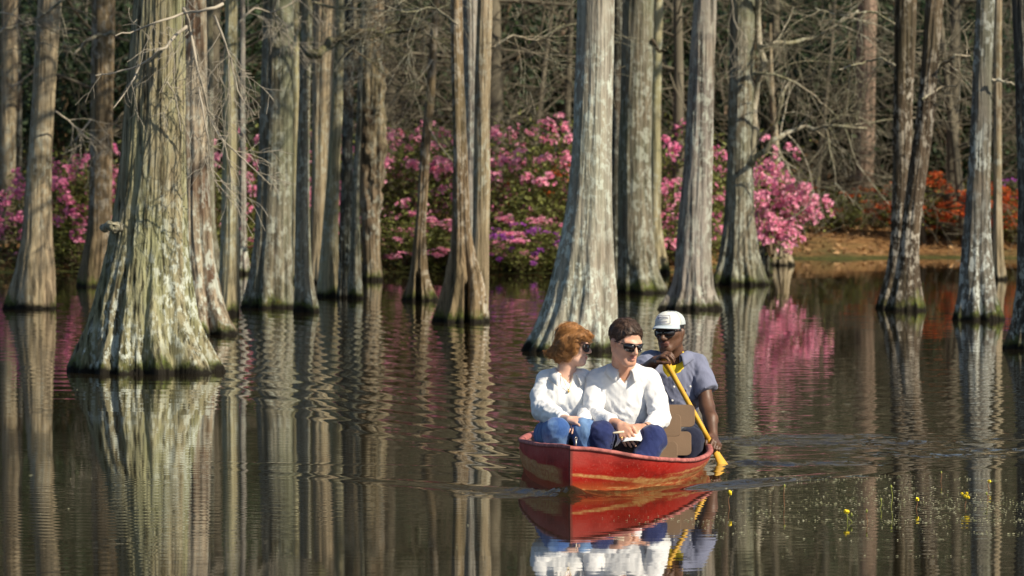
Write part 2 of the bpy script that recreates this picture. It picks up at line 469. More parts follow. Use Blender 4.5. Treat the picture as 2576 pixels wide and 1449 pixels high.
B_DARK  = bark('bark_dark_shaded', (0.035, 0.031, 0.026), (0.12, 0.105, 0.085), algae=(0.09, 0.10, 0.06), algae_amt=0.4, lichen_amt=0.55, seed=6)  # dark bark; its tone also holds the shade some trunks stand in
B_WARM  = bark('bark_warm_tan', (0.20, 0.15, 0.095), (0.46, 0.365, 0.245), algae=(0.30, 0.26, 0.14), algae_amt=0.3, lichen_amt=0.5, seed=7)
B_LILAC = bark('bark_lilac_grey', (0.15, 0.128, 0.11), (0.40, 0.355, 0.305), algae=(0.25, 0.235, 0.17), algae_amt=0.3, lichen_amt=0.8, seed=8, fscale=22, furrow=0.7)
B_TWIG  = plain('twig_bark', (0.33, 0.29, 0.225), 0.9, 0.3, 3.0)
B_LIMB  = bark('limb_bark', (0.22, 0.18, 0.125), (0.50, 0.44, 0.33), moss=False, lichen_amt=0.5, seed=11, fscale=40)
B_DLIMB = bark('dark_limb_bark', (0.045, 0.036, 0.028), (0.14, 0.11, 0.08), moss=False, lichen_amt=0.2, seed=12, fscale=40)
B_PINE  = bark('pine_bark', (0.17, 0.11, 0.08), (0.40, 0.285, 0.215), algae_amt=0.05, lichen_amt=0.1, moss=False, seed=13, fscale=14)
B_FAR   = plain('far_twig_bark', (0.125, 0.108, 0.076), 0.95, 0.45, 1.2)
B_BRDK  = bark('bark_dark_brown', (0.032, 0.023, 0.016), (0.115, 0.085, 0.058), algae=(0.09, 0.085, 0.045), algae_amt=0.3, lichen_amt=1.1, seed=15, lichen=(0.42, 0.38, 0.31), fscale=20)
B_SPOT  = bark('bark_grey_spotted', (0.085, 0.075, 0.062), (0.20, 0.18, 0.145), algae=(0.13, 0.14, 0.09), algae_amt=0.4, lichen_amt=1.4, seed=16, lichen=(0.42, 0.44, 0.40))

def twig_lines(rng, start, d, length, r, depth, out, droop=0.0, spread=0.6, wob=0.18, kids=(3, 6), seg=6, shrink=0.62):
    P = [np.array(start, float)]; d = np.array(d, float); d /= np.linalg.norm(d)
    for i in range(seg):
        d = d + rng.normal(size=3) * wob + np.array((0, 0, -droop))
        d /= np.linalg.norm(d)
        P.append(P[-1] + d * length / seg)
    P = np.array(P)
    R = r * np.linspace(1, 0.45, len(P))
    out.append((P, R, depth))
    if depth <= 0: return
    for k in range(rng.randint(*kids)):
        t = rng.uniform(0.2, 1.0); i = min(int(t * seg), seg - 1)
        base = P[i] + (P[i + 1] - P[i]) * (t * seg - i)
        dd = P[i + 1] - P[i]; dd = dd / np.linalg.norm(dd)
        side = np.cross(dd, rng.normal(size=3)); side /= np.linalg.norm(side) + 1e-9
        twig_lines(rng, base, dd * (1 - spread * 0.5) + side * spread, length * shrink * rng.uniform(0.6, 1.2), r * 0.55, depth - 1, out, droop, spread, wob, kids, max(3, seg - 1), shrink)

def lines_mesh(mb, lines, m=0, minr=0.0):
    for P, R, dep in lines:
        add_tube(mb, P, np.maximum(R, minr), 5 if dep > 1 else 3, m, cap=False)

def crown_mesh(name, seed, mat, H=6.0, limbs=12, r=0.06):
    rng = np.random.RandomState(seed); mb = MB(); L = []
    for k in range(limbs):
        a = rng.uniform(0, 2 * pi); z = rng.uniform(0, H)
        twig_lines(rng, (0, 0, z), (cos(a), sin(a), rng.uniform(0.1, 0.7)), rng.uniform(1.6, 3.0), r * rng.uniform(0.5, 1), 2, L, 0.02, 0.7, 0.16, (4, 7))
    lines_mesh(mb, L, 0, 0.006)
    return mb.data(name, mat)
CROWNS = [crown_mesh('crown', 100 + i, B_TWIG) for i in range(3)]

TREES = {}
def cypress(key, label, base_py, prof, mat, nth=96, flute=(0.10, 9), ridge=0.006, H=11.0, seed=0, group='cypress trunks standing in the pond', name='cypress_tree',
            base_cx=None, lumps=0.0, Yd=None, z0=0.0, notch=None, crown=True, twist=0.0, cat='tree'):
    """prof: (py, left, right) in display pixels of the photograph, from the waterline up"""
    rng = np.random.RandomState(seed + 77)
    pr = [(D(p), D(l), D(r)) for p, l, r in prof]
    Yf = ground(512, D(base_py), z0)[1] if Yd is None else Yd
    s0 = FPX / Yf
    rb = (pr[0][2] - pr[0][1]) / 2 / s0
    Yc = Yf + rb * (0.85 if z0 == 0 else 0.5)
    zs, xs, rs = [], [], []
    for i, (p, l, r) in enumerate(pr):
        a = at((l + r) / 2, p, Yc); e = at(r, p, Yc)
        zz = a[2] if i else z0
        zs.append(zz); xs.append(a[0]); rs.append(abs(e[0] - a[0]))
    bx = xs[0]
    root = empty(name, (bx, Yc, z0), label, cat, group)
    TREES[key] = root
    root['_'] = 0; del root['_']
    # continue up beyond the picture
    lean = (xs[-1] - xs[-2]) / max(zs[-1] - zs[-2], 0.3)
    lean = max(-0.06, min(0.06, lean))
    top_r = rs[-1]
    n_ex = 7
    for i in range(1, n_ex + 1):
        dz = (H - zs[-1 - (i - 1)]) if False else 0
    z_top = zs[-1]
    for i in range(1, n_ex + 1):
        f = i / n_ex
        zz = z_top + (H - z_top) * f
        zs.append(zz); xs.append(xs[len(pr) - 1] + lean * (zz - z_top) * (1 - 0.4 * f)); rs.append(top_r * (1 - 0.72 * f))
    zs = np.array(zs); xs = np.array(xs) - bx; rs = np.array(rs)
    # below the water
    zs = np.concatenate([[zs[0] - 0.5], zs]); xs = np.concatenate([[xs[0]], xs]); rs = np.concatenate([[rs[0] * 1.12], rs])
    # dense rings
    lo = np.linspace(-0.5, min(4.2, H * 0.97), 150 if nth > 150 else 90) + z0; hi = np.linspace(4.4 + z0, H, 26) if H > 5 else np.array([H])
    z = np.concatenate([lo, hi])
    def itp(a):
        # monotone-ish smooth interpolation
        ln = np.interp(z, zs, a)
        out = ln.copy()
        for _ in range(5):
            out[1:-1] = 0.25 * out[:-2] + 0.5 * out[1:-1] + 0.25 * out[2:]
        return out
    cx, R = itp(xs), itp(rs)
    th = np.arange(nth) * 2 * pi / nth
    T, ZZ = np.meshgrid(th, z - z0)
    Rm = R[:, None]
    tw = T + twist * ZZ
    rt = rs[2:len(pr) + 1].min()
    flare = np.clip((Rm / rt - 1.0), 0, 1.6)
    A, nf = flute
    ph = rng.uniform(0, 6.28, 4)
    fl = 0.55 * np.cos(nf * tw + ph[0] + 0.8 * np.sin(2 * tw + ph[1])) + 0.45 * np.cos((nf * 0.5 // 1 + 2) * tw + ph[2]) + 0.35 * np.cos((2 * nf + 1) * tw + ph[3])
    fl = np.where(fl > 0, fl * 0.55, fl)
    rad = Rm * (1 + A * (0.25 + 1.5 * flare) * fl)
    ang = np.stack([np.cos(tw) * 1.0, np.sin(tw) * 1.0], -1)
    # bark ridges: noise stretched up the stem
    q = np.stack([ang[..., 0] * Rm * 24, ang[..., 1] * Rm * 24, ZZ * 0.8 + seed], -1)
    rg = 1 - np.abs(pnoise(q)) * 2.2
    rg2 = pnoise(np.stack([ang[..., 0] * Rm * 60, ang[..., 1] * Rm * 60, ZZ * 4 + seed], -1))
    rad = rad + ridge * (rg - 0.5) + ridge * 0.6 * rg2
    q = np.stack([ang[..., 0] * Rm * 5, ang[..., 1] * Rm * 5, ZZ * 1.2 + seed * 3], -1)
    rad = rad + Rm * 0.05 * pnoise(q)
    if lumps:
        q = np.stack([ang[..., 0] * Rm * 8, ang[..., 1] * Rm * 8, ZZ * 5 + seed * 3], -1)
        rad = rad + Rm * lumps * np.abs(fbm(q, 2)) * sstep(0.25, 0.7, ZZ)
    wob = 0.02 * pnoise(np.stack([z * 0.7, z * 0 + seed, z * 0], -1)) * sstep(0.4, 2, z - z0)
    # roots spread in uneven lobes just above the water
    lob = -0.09 + 0.10 * np.cos(5 * tw + ph[1] + 1.3 * np.sin(3 * tw + ph[0])) + 0.06 * np.cos(9 * tw + ph[2])
    rad = rad * (1 + lob * sstep(0.55, 0.0, ZZ) * (flare > 0.05) * min(1.0, rb / 0.25))
    VX = cx[:, None] + wob[:, None] + rad * np.cos(T); VY = rad * np.sin(T)
    if notch:
        nxp, hw, ntop, dep = notch                 # a dark opening between roots, on the near side
        xc = at(D(nxp), D(ntop), Yc)[0] - bx; zt = at(D(nxp), D(ntop), Yc)[2]; hw = D(hw) / s0
        m_ = sstep(hw, hw * 0.45, np.abs(VX - xc)) * sstep(zt, zt - 0.10, ZZ) * (VY < 0)
        VY = VY + dep * m_
    V = np.stack([VX, VY, ZZ], -1).reshape(-1, 3)
    nz = len(z)
    i, j = np.meshgrid(np.arange(nz - 1), np.arange(nth), indexing='ij')
    k = (j + 1) % nth
    F = np.stack([i * nth + j, i * nth + k, (i + 1) * nth + k, (i + 1) * nth + j], -1).reshape(-1, 4)
    obj('trunk', V, F, mat, root)
    if crown:
        c = link('crown', CROWNS[seed % 3], root, (cx[-1] * 0.9, 0, H * 0.55))
        c.rotation_euler = (0, 0, rng.uniform(0, 6.28)); c.scale = (1, 1, (H * 0.55) / 6.5)
    return root

def limb(key, pts, r0, r1, mat=None, twigs=0, seed=0, dy=-0.15, name='branch', droop=0.06, tl=0.5, depth=1, n=16):
    """a branch of a tree through display-pixel points"""
    root = TREES[key]
    rng = np.random.RandomState(seed + 5)
    Y = root.location[1]
    P = np.array([at(D(px), D(py), Y + dy + 0.12 * rng.normal()) for px, py in pts])
    P = spline(P, n)
    P[1:-1] += rng.normal(size=(n - 2, 3)) * r0 * 0.35
    mb = MB()
    add_tube(mb, P, np.linspace(r0, r1, n), 7)
    L = []
    for k in range(twigs):
        i = rng.randint(n // 6, n - 1)
        d = P[i + 1] - P[i]; d /= np.linalg.norm(d)
        side = np.cross(d, rng.normal(size=3)); side /= np.linalg.norm(side)
        twig_lines(rng, P[i], d * 0.6 + side * 0.7 + np.array((0, 0, -droop * 2)), tl * rng.uniform(0.5, 1.3), max(r1 * 0.8, 0.0036), depth, L, droop, 0.6, 0.11, (2, 5), 7)
    lines_mesh(mb, L, 0, 0.0022)
    return mb.build(name, mat or B_TWIG, root, world=True)

T = cypress
T('T4', 'huge greenish tan cypress with wide buttressed mossy base, largest trunk at the left', 942, [(942, 180, 545), (915, 186, 532), (860, 205, 508), (800, 228, 488), (700, 254, 474), (600, 276, 468), (500, 294, 466), (400, 304, 465), (300, 312, 464), (200, 322, 463), (0, 338, 462)],
  B_TAN, nth=420, flute=(0.06, 11), ridge=0.017, H=14, seed=1)
T('T4b', 'brown and pale grey cypress pressed against the right side of the huge tan trunk', 843, [(843, 430, 606), (800, 440, 580), (740, 448, 558), (650, 450, 540), (500, 450, 528), (300, 452, 524), (0, 452, 518)],
  B_STRIP, nth=260, flute=(0.12, 6), ridge=0.012, H=12, seed=2)
T('T16', 'tall pale grey cypress with flared lichen covered base behind the boat passengers', 886, [(886, 1304, 1568), (860, 1322, 1560), (820, 1345, 1556), (760, 1370, 1550), (700, 1388, 1545), (600, 1410, 1541), (500, 1427, 1539), (400, 1437, 1539), (300, 1444, 1540), (150, 1449, 1543), (0, 1453, 1546)],
  B_PALE, nth=360, flute=(0.07, 8), ridge=0.005, H=14, seed=3)
T('T2', 'smooth tan cypress leaning right beside the huge trunk, near the left edge', 778, [(778, 8, 150), (740, 20, 148), (680, 38, 140), (600, 54, 132), (500, 62, 130), (400, 70, 130), (250, 80, 138), (0, 95, 156)],
  B_WARM, nth=200, flute=(0.06, 8), ridge=0.005, H=12, seed=4)
T('T3', 'brown cypress with mossy flared foot between two larger left trunks', 722, [(722, 192, 288), (690, 198, 284), (640, 208, 282), (580, 220, 280), (450, 226, 282), (300, 228, 284), (0, 232, 290)],
  B_BROWN, nth=140, flute=(0.08, 7), ridge=0.009, H=11, seed=5)
T('T1', 'straight tan cypress cut by the left edge of the photo', 672, [(672, -6, 46), (620, -2, 42), (500, 0, 38), (250, 0, 42), (0, 4, 46)], B_WARM, nth=110, ridge=0.005, H=11, seed=6)
T('T1b', 'thin dark trunk just right of the trunk cut by the left edge', 660, [(660, 40, 62), (600, 44, 58), (300, 42, 54), (0, 40, 52)], B_DARK, nth=48, ridge=0.004, H=9, seed=7)
T('T5', 'slender pale straight cypress right of the huge tan trunk', 792, [(792, 536, 604), (750, 545, 602), (690, 552, 602), (600, 556, 602), (400, 560, 602), (200, 564, 600), (0, 568, 598)], B_YEL, nth=130, flute=(0.06, 7), ridge=0.005, H=12, seed=8)
T('T5b', 'grey young cypress half hidden behind the right side of the huge trunk', 700, [(700, 506, 566), (650, 512, 552), (560, 516, 540), (300, 518, 536), (0, 520, 536)], B_GREY, nth=80, ridge=0.005, H=10, seed=9)
T('T5c', 'thin grey trunk close behind the slender pale cypress', 690, [(690, 594, 630), (620, 600, 620), (400, 604, 618), (0, 604, 616)], B_LILAC, nth=60, ridge=0.004, H=9, seed=10)
T('T6', 'broad grey green cypress with deeply fluted foot, left trunk of the middle cluster', 776, [(776, 608, 745), (745, 616, 742), (690, 628, 738), (600, 640, 734), (450, 648, 735), (250, 656, 737), (0, 664, 738)],
  B_GREY, nth=220, flute=(0.09, 9), ridge=0.006, H=13, seed=11)
T('T7', 'thin yellowish trunk squeezed behind the broad grey green cypress', 708, [(708, 722, 760), (600, 728, 754), (300, 732, 752), (0, 734, 752)], B_YEL, nth=72, ridge=0.003, H=11, seed=12)
T('T8', 'slim mottled cypress with flared mossy foot in the middle cluster', 786, [(786, 734, 806), (750, 738, 796), (690, 740, 784), (600, 742, 780), (400, 746, 778), (200, 752, 780), (60, 758, 786), (0, 758, 786)], B_GREY, nth=120, flute=(0.06, 6), ridge=0.005, H=11, seed=13)
T('T9', 'wide warm tan trunk leaning at the back of the middle cluster', 712, [(712, 770, 832), (600, 780, 822), (450, 784, 826), (250, 784, 834), (0, 790, 846)], B_WARM, nth=110, ridge=0.004, H=12, seed=14)
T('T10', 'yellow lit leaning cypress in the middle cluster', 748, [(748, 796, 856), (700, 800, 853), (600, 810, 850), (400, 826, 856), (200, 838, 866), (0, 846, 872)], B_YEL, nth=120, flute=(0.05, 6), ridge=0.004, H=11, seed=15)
T('T11', 'dark bluish trunk right of the yellow lit leaning cypress', 750, [(750, 848, 898), (700, 852, 892), (550, 856, 888), (300, 862, 888), (0, 868, 890)], B_DARK, nth=110, ridge=0.004, H=10, seed=16)  # the shade on this trunk is put into its bark colour
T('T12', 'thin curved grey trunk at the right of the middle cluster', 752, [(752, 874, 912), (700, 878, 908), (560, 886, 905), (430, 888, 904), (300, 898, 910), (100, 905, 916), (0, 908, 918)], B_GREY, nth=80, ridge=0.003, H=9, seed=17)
T('T13', 'gnarled dark trunk with lumpy burls standing behind the middle cluster', 706, [(706, 904, 966), (650, 912, 956), (560, 914, 952), (480, 906, 956), (380, 904, 964), (250, 908, 962), (100, 915, 960), (0, 920, 962)], B_BURL, nth=150, ridge=0.01, H=10, seed=18, lumps=1.1)
T('T14', 'slim leaning cypress with a forked root foot left of the pink azaleas', 757, [(757, 1015, 1096), (730, 1026, 1082), (690, 1034, 1072), (600, 1042, 1070), (500, 1050, 1074), (400, 1056, 1080), (250, 1072, 1094), (100, 1082, 1100), (0, 1090, 1106)], B_BROWN, nth=160, flute=(0.22, 4), ridge=0.006, H=9, seed=19, notch=(1052, 9, 680, 0.16))
T('T15', 'left stem of the triple cypress with an arched root opening', 812, [(812, 1092, 1230), (780, 1105, 1226), (740, 1118, 1222), (700, 1128, 1214), (640, 1136, 1196), (560, 1140, 1182), (400, 1140, 1176), (200, 1136, 1168), (0, 1134, 1162)],
  B_BROWN, nth=260, flute=(0.12, 6), ridge=0.008, H=11, seed=20, notch=(1172, 7, 700, 0.16))
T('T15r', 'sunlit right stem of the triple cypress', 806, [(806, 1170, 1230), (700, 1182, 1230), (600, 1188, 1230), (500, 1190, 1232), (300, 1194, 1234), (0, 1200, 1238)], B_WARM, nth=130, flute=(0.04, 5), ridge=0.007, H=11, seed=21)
T('T15m', 'bluish dead middle stem of the triple cypress', 796, [(796, 1155, 1200), (700, 1160, 1196), (500, 1164, 1198), (300, 1166, 1204), (0, 1164, 1206)], B_LILAC, nth=110, ridge=0.008, H=8, seed=22)
T('T17', 'thick dark grey green cypress right behind the tall pale one', 738, [(738, 1548, 1686), (700, 1556, 1664), (640, 1558, 1650), (560, 1556, 1642), (400, 1556, 1638), (200, 1562, 1642), (0, 1566, 1646)], B_GREY, nth=220, flute=(0.07, 7), ridge=0.006, H=13, seed=23)
T('T17b', 'dark narrow trunk in the gap beside the tall pale cypress', 726, [(726, 1520, 1586), (600, 1534, 1568), (300, 1540, 1568), (0, 1544, 1568)], B_DARK, nth=90, ridge=0.006, H=11, seed=24)
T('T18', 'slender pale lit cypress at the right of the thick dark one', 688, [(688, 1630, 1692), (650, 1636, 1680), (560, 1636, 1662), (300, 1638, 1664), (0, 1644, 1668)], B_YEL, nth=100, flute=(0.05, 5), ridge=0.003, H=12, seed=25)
T('T19', 'lilac grey furrowed cypress leaning right behind the paddler', 780, [(780, 1654, 1816), (755, 1672, 1804), (720, 1690, 1794), (650, 1700, 1788), (550, 1708, 1788), (400, 1722, 1792), (200, 1734, 1796), (0, 1746, 1802)], B_LILAC, nth=240, flute=(0.06, 8), ridge=0.011, H=12, seed=26)
T('T20', 'dark ribbed cypress with a pale side limb, right of the leaning lilac grey one', 718, [(718, 1786, 1942), (690, 1798, 1930), (640, 1812, 1910), (560, 1822, 1898), (400, 1830, 1894), (200, 1834, 1896), (0, 1838, 1898)], B_GREY, nth=220, flute=(0.12, 10), ridge=0.007, H=12, seed=27)
T('T22', 'pale slender snag with a broken top and mossy foot under the pink azalea', 668, [(668, 1928, 2004), (640, 1944, 1988), (600, 1954, 1984), (500, 1950, 1976), (420, 1942, 1964), (300, 1938, 1954)], B_WARM, nth=80, flute=(0.1, 5), ridge=0.004, H=3.2, seed=28, crown=False)
T('T21', 'short dark broken stump beside the foot of the dark ribbed cypress', 692, [(692, 1896, 1944), (660, 1904, 1938), (625, 1908, 1932), (606, 1912, 1930)], B_DARK, nth=60, flute=(0.15, 5), ridge=0.006, H=0.62, seed=34, crown=False, name='tree_stump', cat='stump')
T('T24', 'left stem of the dark twin cypress at the right', 776, [(776, 2200, 2300), (740, 2214, 2296), (690, 2228, 2290), (600, 2242, 2288), (400, 2248, 2292), (200, 2250, 2300), (0, 2252, 2306)], B_BRDK, nth=160, flute=(0.09, 6), ridge=0.009, H=11, seed=29)
T('T24r', 'right stem of the dark twin cypress, leaning away to the right', 782, [(782, 2232, 2332), (740, 2244, 2322), (690, 2254, 2314), (600, 2266, 2312), (450, 2284, 2330), (300, 2304, 2348), (150, 2320, 2360), (0, 2330, 2374)], B_BRDK, nth=160, flute=(0.08, 6), ridge=0.009, H=11, seed=30)
T('T25', 'straight grey lichen spotted cypress near the right edge', 806, [(806, 2388, 2532), (780, 2398, 2520), (740, 2408, 2508), (680, 2416, 2500), (580, 2424, 2492), (400, 2438, 2492), (200, 2448, 2496), (0, 2456, 2502)], B_SPOT, nth=200, flute=(0.07, 7), ridge=0.006, H=12, seed=31)
T('T26', 'slender pale cypress close behind the grey lichen spotted one', 704, [(704, 2492, 2536), (660, 2496, 2526), (500, 2498, 2520), (200, 2500, 2520), (0, 2500, 2520)], B_WARM, nth=80, ridge=0.003, H=11, seed=32)
T('T27', 'dark peeling cypress cut by the right edge of the photo', 880, [(880, 2524, 2680), (840, 2540, 2660), (780, 2552, 2648), (680, 2560, 2636), (500, 2562, 2630), (250, 2556, 2616), (0, 2546, 2606)], B_DARK, nth=200, flute=(0.08, 7), ridge=0.012, H=12, seed=33)
# ------------------------------------------------------------------ branches of the standing trees
def P2(*a): return a
limb('T2', [(-20, 84), (30, 70), (80, 50), (125, 28), (160, 0)], 0.020, 0.012, B_LIMB, 9, 1, -0.5, tl=0.5)
limb('T2', [(-20, 30), (30, 36), (70, 58), (110, 66)], 0.007, 0.003, B_TWIG, 9, 2, -0.5, tl=0.35)
limb('T3', [(285, 84), (250, 88), (225, 98), (205, 115), (188, 138)], 0.026, 0.010, B_LIMB, 1, 3, -0.25, tl=0.2)
limb('T3', [(230, 300), (205, 330), (190, 352)], 0.010, 0.004, B_TWIG, 3, 33, -0.25, tl=0.35)
limb('T4', [(335, 572), (300, 573), (280, 571), (258, 572)], 0.042, 0.030, B_LIMB, 0, 4, -0.16)
limb('T4', [(470, 66), (440, 92), (400, 130), (345, 168), (290, 182), (240, 190)], 0.014, 0.004, B_TWIG, 5, 5, -0.5, tl=0.4)
limb('T4', [(350, 168), (335, 200), (310, 240), (285, 272)], 0.007, 0.003, B_TWIG, 2, 6, -0.55, tl=0.3)
limb('T4', [(560, 10), (520, 25), (460, 34), (390, 58), (340, 78), (290, 90)], 0.014, 0.004, B_TWIG, 7, 7, -0.6, tl=0.4)
limb('T4', [(462, 20), (480, 80), (490, 150), (515, 230), (530, 300), (560, 350), (610, 400), (680, 465)], 0.013, 0.004, B_TWIG, 12, 8, -0.5, tl=0.5, depth=2)
limb('T4', [(540, 40), (560, 90), (580, 150), (600, 230), (640, 290)], 0.010, 0.003, B_TWIG, 9, 9, -0.4, tl=0.45, depth=2)
limb('T4', [(420, 205), (440, 240), (450, 290), (455, 330)], 0.006, 0.003, B_TWIG, 3, 10, -0.5, tl=0.3)
limb('T4', [(500, 220), (520, 330), (530, 420), (545, 470)], 0.007, 0.003, B_TWIG, 7, 11, -0.5, tl=0.4)
limb('T8', [(772, 140), (800, 125), (830, 105), (870, 88), (930, 78), (1000, 80), (1075, 66)], 0.050, 0.014, B_DLIMB, 7, 12, -0.2, tl=0.7, depth=2)
limb('T6', [(700, -20), (690, 30), (720, 70), (726, 140)], 0.012, 0.004, B_TWIG, 5, 13, -0.5, tl=0.5)
limb('T14', [(1088, 150), (1060, 190), (1030, 210), (990, 225)], 0.012, 0.004, B_LIMB, 4, 14, -0.1, tl=0.6)
limb('T14', [(1070, 300), (1095, 350), (1125, 390), (1145, 410)], 0.012, 0.005, B_LIMB, 2, 15, -0.1, tl=0.5)
limb('T20', [(1893, 420), (1896, 330), (1904, 240), (1918, 150), (1906, 60), (1912, -30)], 0.042, 0.036, B_LIMB, 0, 16, -0.05)
limb('T20', [(1912, 118), (1960, 108), (2030, 98), (2090, 72), (2160, 26)], 0.030, 0.012, B_LIMB, 9, 17, -0.3, tl=0.9, depth=2)
limb('T20', [(1890, 415), (1915, 385), (1945, 355), (1990, 335), (2050, 318), (2110, 318), (2180, 322)], 0.042, 0.013, B_LIMB, 10, 18, -0.4, tl=0.9, depth=2)
limb('T20', [(1896, 185), (1950, 190), (2010, 215), (2070, 262), (2110, 300)], 0.020, 0.008, B_LIMB, 8, 19, -0.4, tl=0.9, depth=2)
limb('T20', [(1840, -10), (1850, 60), (1880, 100), (1870, 160)], 0.008, 0.003, B_TWIG, 8, 20, -0.4, tl=0.5)
limb('T22', [(1958, 380), (1990, 440), (2005, 500), (2020, 520)], 0.028, 0.012, B_LIMB, 5, 21, -0.3, tl=0.6)
limb('T22', [(1946, 330), (1968, 250), (1985, 200)], 0.025, 0.010, B_LIMB, 4, 22, -0.2, tl=0.7)
limb('T24r', [(2345, 178), (2370, 160), (2392, 152), (2402, 138), (2440, 140)], 0.024, 0.008, B_LIMB, 5, 23, -0.1, tl=0.6)
limb('T24', [(2250, 165), (2220, 150), (2170, 158), (2110, 175)], 0.018, 0.006, B_LIMB, 6, 24, -0.1, tl=0.8)
limb('T24r', [(2320, 250), (2370, 220), (2410, 215)], 0.014, 0.006, B_LIMB, 3, 25, -0.1, tl=0.5)
limb('T25', [(2495, 200), (2530, 205), (2570, 220)], 0.018, 0.006, B_LIMB, 3, 26, -0.1, tl=0.5)
limb('T17', [(1640, 100), (1660, 130), (1680, 118)], 0.020, 0.010, B_DLIMB, 2, 27, -0.1, tl=0.5)
limb('T10', [(850, 160), (880, 120), (940, 90)], 0.014, 0.005, B_LIMB, 6, 28, -0.3, tl=0.7)
limb('T1', [(30, 220), (70, 190), (110, 140), (150, 90)], 0.012, 0.004, B_TWIG, 8, 29, -0.6, tl=0.5)
limb('T2', [(140, 280), (180, 310), (220, 350)], 0.010, 0.004, B_TWIG, 6, 30, -0.1, tl=0.5, depth=2)
limb('T6', [(690, -30), (800, 8), (930, 26), (1060, 22)], 0.020, 0.007, B_LIMB, 14, 40, -0.5, tl=0.7, depth=2)
limb('T14', [(1098, 30), (1040, 70), (960, 98), (900, 112)], 0.014, 0.005, B_LIMB, 12, 41, -0.2, tl=0.6, depth=2)
limb('T15', [(1150, 60), (1090, 20), (1020, 30), (960, 10)], 0.014, 0.005, B_LIMB, 12, 42, -0.4, tl=0.7, depth=2)
limb('T15r', [(1236, 120), (1290, 90), (1350, 100), (1420, 60)], 0.014, 0.005, B_LIMB, 12, 43, 0.1, tl=0.7, depth=2)
limb('T5', [(600, 60), (640, 20), (690, 30), (760, -10)], 0.012, 0.005, B_TWIG, 10, 44, -0.3, tl=0.5, depth=2)
limb('T24', [(2250, 60), (2190, 30), (2120, 40), (2050, 20)], 0.014, 0.005, B_LIMB, 12, 45, 0.0, tl=0.7, depth=2)
# ------------------------------------------------------------------ the woods beyond the water
def leaves(rng, C, size, asp=0.5, up=0.3):
    """small diamond leaves at points C"""
    n = len(C)
    N = rng.normal(size=(n, 3)); N[:, 2] += up; N /= np.linalg.norm(N, axis=1)[:, None]
    A = np.cross(N, rng.normal(size=(n, 3))); A /= np.linalg.norm(A, axis=1)[:, None]
    B = np.cross(N, A)
    s = (size * rng.uniform(0.6, 1.3, n))[:, None]
    V = np.stack([C - A * s, C - B * s * asp + N * s * 0.12, C + A * s, C + B * s * asp + N * s * 0.12], 1).reshape(-1, 3)
    F = np.arange(n * 4).reshape(-1, 4)
    return V, F

def leaf_mat(name, c1, c2, rough=0.55, trans=0.25):
    t = NT(name)
    r = t.n('NewGeometry')
    rnd = r.outputs['Random Per Island']
    c = t.ramp(rnd, [(0.0, c1), (1.0, c2)])
    t.set(color=c, rough=rough, spec=0.3)
    if trans:
        tr = t.n('BsdfTranslucent'); t.l(c, tr.inputs[0])
        mx = t.n('MixShader'); mx.inputs[0].default_value = trans
        t.l(t.b.outputs[0], mx.inputs[1]); t.l(tr.outputs[0], mx.inputs[2]); t.l(mx.outputs[0], t.out.inputs[0])
    return t.m
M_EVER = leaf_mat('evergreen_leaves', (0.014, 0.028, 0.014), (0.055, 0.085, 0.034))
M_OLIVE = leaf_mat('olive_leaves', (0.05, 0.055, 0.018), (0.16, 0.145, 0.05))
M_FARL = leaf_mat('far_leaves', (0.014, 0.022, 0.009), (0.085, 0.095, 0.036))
M_AZL = leaf_mat('azalea_leaves', (0.06, 0.065, 0.016), (0.24, 0.26, 0.065))
M_PINK = leaf_mat('pink_petals', (0.84, 0.28, 0.45), (0.97, 0.53, 0.65), 0.6, 0.3)
M_MAG = leaf_mat('magenta_petals', (0.74, 0.19, 0.40), (0.93, 0.40, 0.56), 0.6, 0.3)
M_RED = leaf_mat('orange_red_petals', (0.50, 0.075, 0.025), (0.75, 0.21, 0.06), 0.6, 0.3)
M_PURP = leaf_mat('purple_petals', (0.36, 0.07, 0.42), (0.58, 0.16, 0.58), 0.6, 0.3)
M_STEM = plain('shrub_stem', (0.12, 0.085, 0.05), 0.9, 0.3)

# dark evergreens
def evergreen_data(seed):
    rng = np.random.RandomState(seed)
    mb = MB()
    n = 46
    c = rng.normal(size=(n, 3)); c /= np.linalg.norm(c, axis=1)[:, None]; c *= rng.uniform(0.45, 1.0, n)[:, None]
    c = c * np.array((1.5, 1.2, 2.1)) + np.array((0, 0, 2.4))
    c = c[c[:, 2] > 0.4]
    P = (c[:, None] + rng.normal(size=(len(c), 75, 3)) * np.array((0.34, 0.34, 0.20))).reshape(-1, 3)
    mb.add(*leaves(rng, P, 0.085, 0.45))
    tr = MB()
    add_tube(tr, spline([(0, 0, -0.1), (0.1, 0, 1.5), (0, 0.1, 3.6)], 6), np.linspace(0.09, 0.03, 6), 7)
    for q in c[::5]:
        add_tube(tr, spline([(0, 0, q[2] * 0.6), (q[0] * 0.5, q[1] * 0.5, q[2] * 0.85), q], 5), np.linspace(0.035, 0.01, 5), 5)
    return mb.data('foliage', M_EVER, False), tr.data('trunk', M_STEM)
EV = [evergreen_data(200 + i) for i in range(3)]
rng = np.random.RandomState(9)
def gz(x, y): return float(ground_z(np.array([x]), np.array([y]))[0])
def evergreen(px, Yd, sc, i):
    x = (px - 512) / FPX * Yd
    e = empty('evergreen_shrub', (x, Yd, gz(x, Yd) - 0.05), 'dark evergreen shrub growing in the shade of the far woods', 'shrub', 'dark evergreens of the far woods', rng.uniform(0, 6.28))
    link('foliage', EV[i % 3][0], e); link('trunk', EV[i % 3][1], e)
    e.scale = (sc, sc, sc * rng.uniform(0.85, 1.15))
k = 0
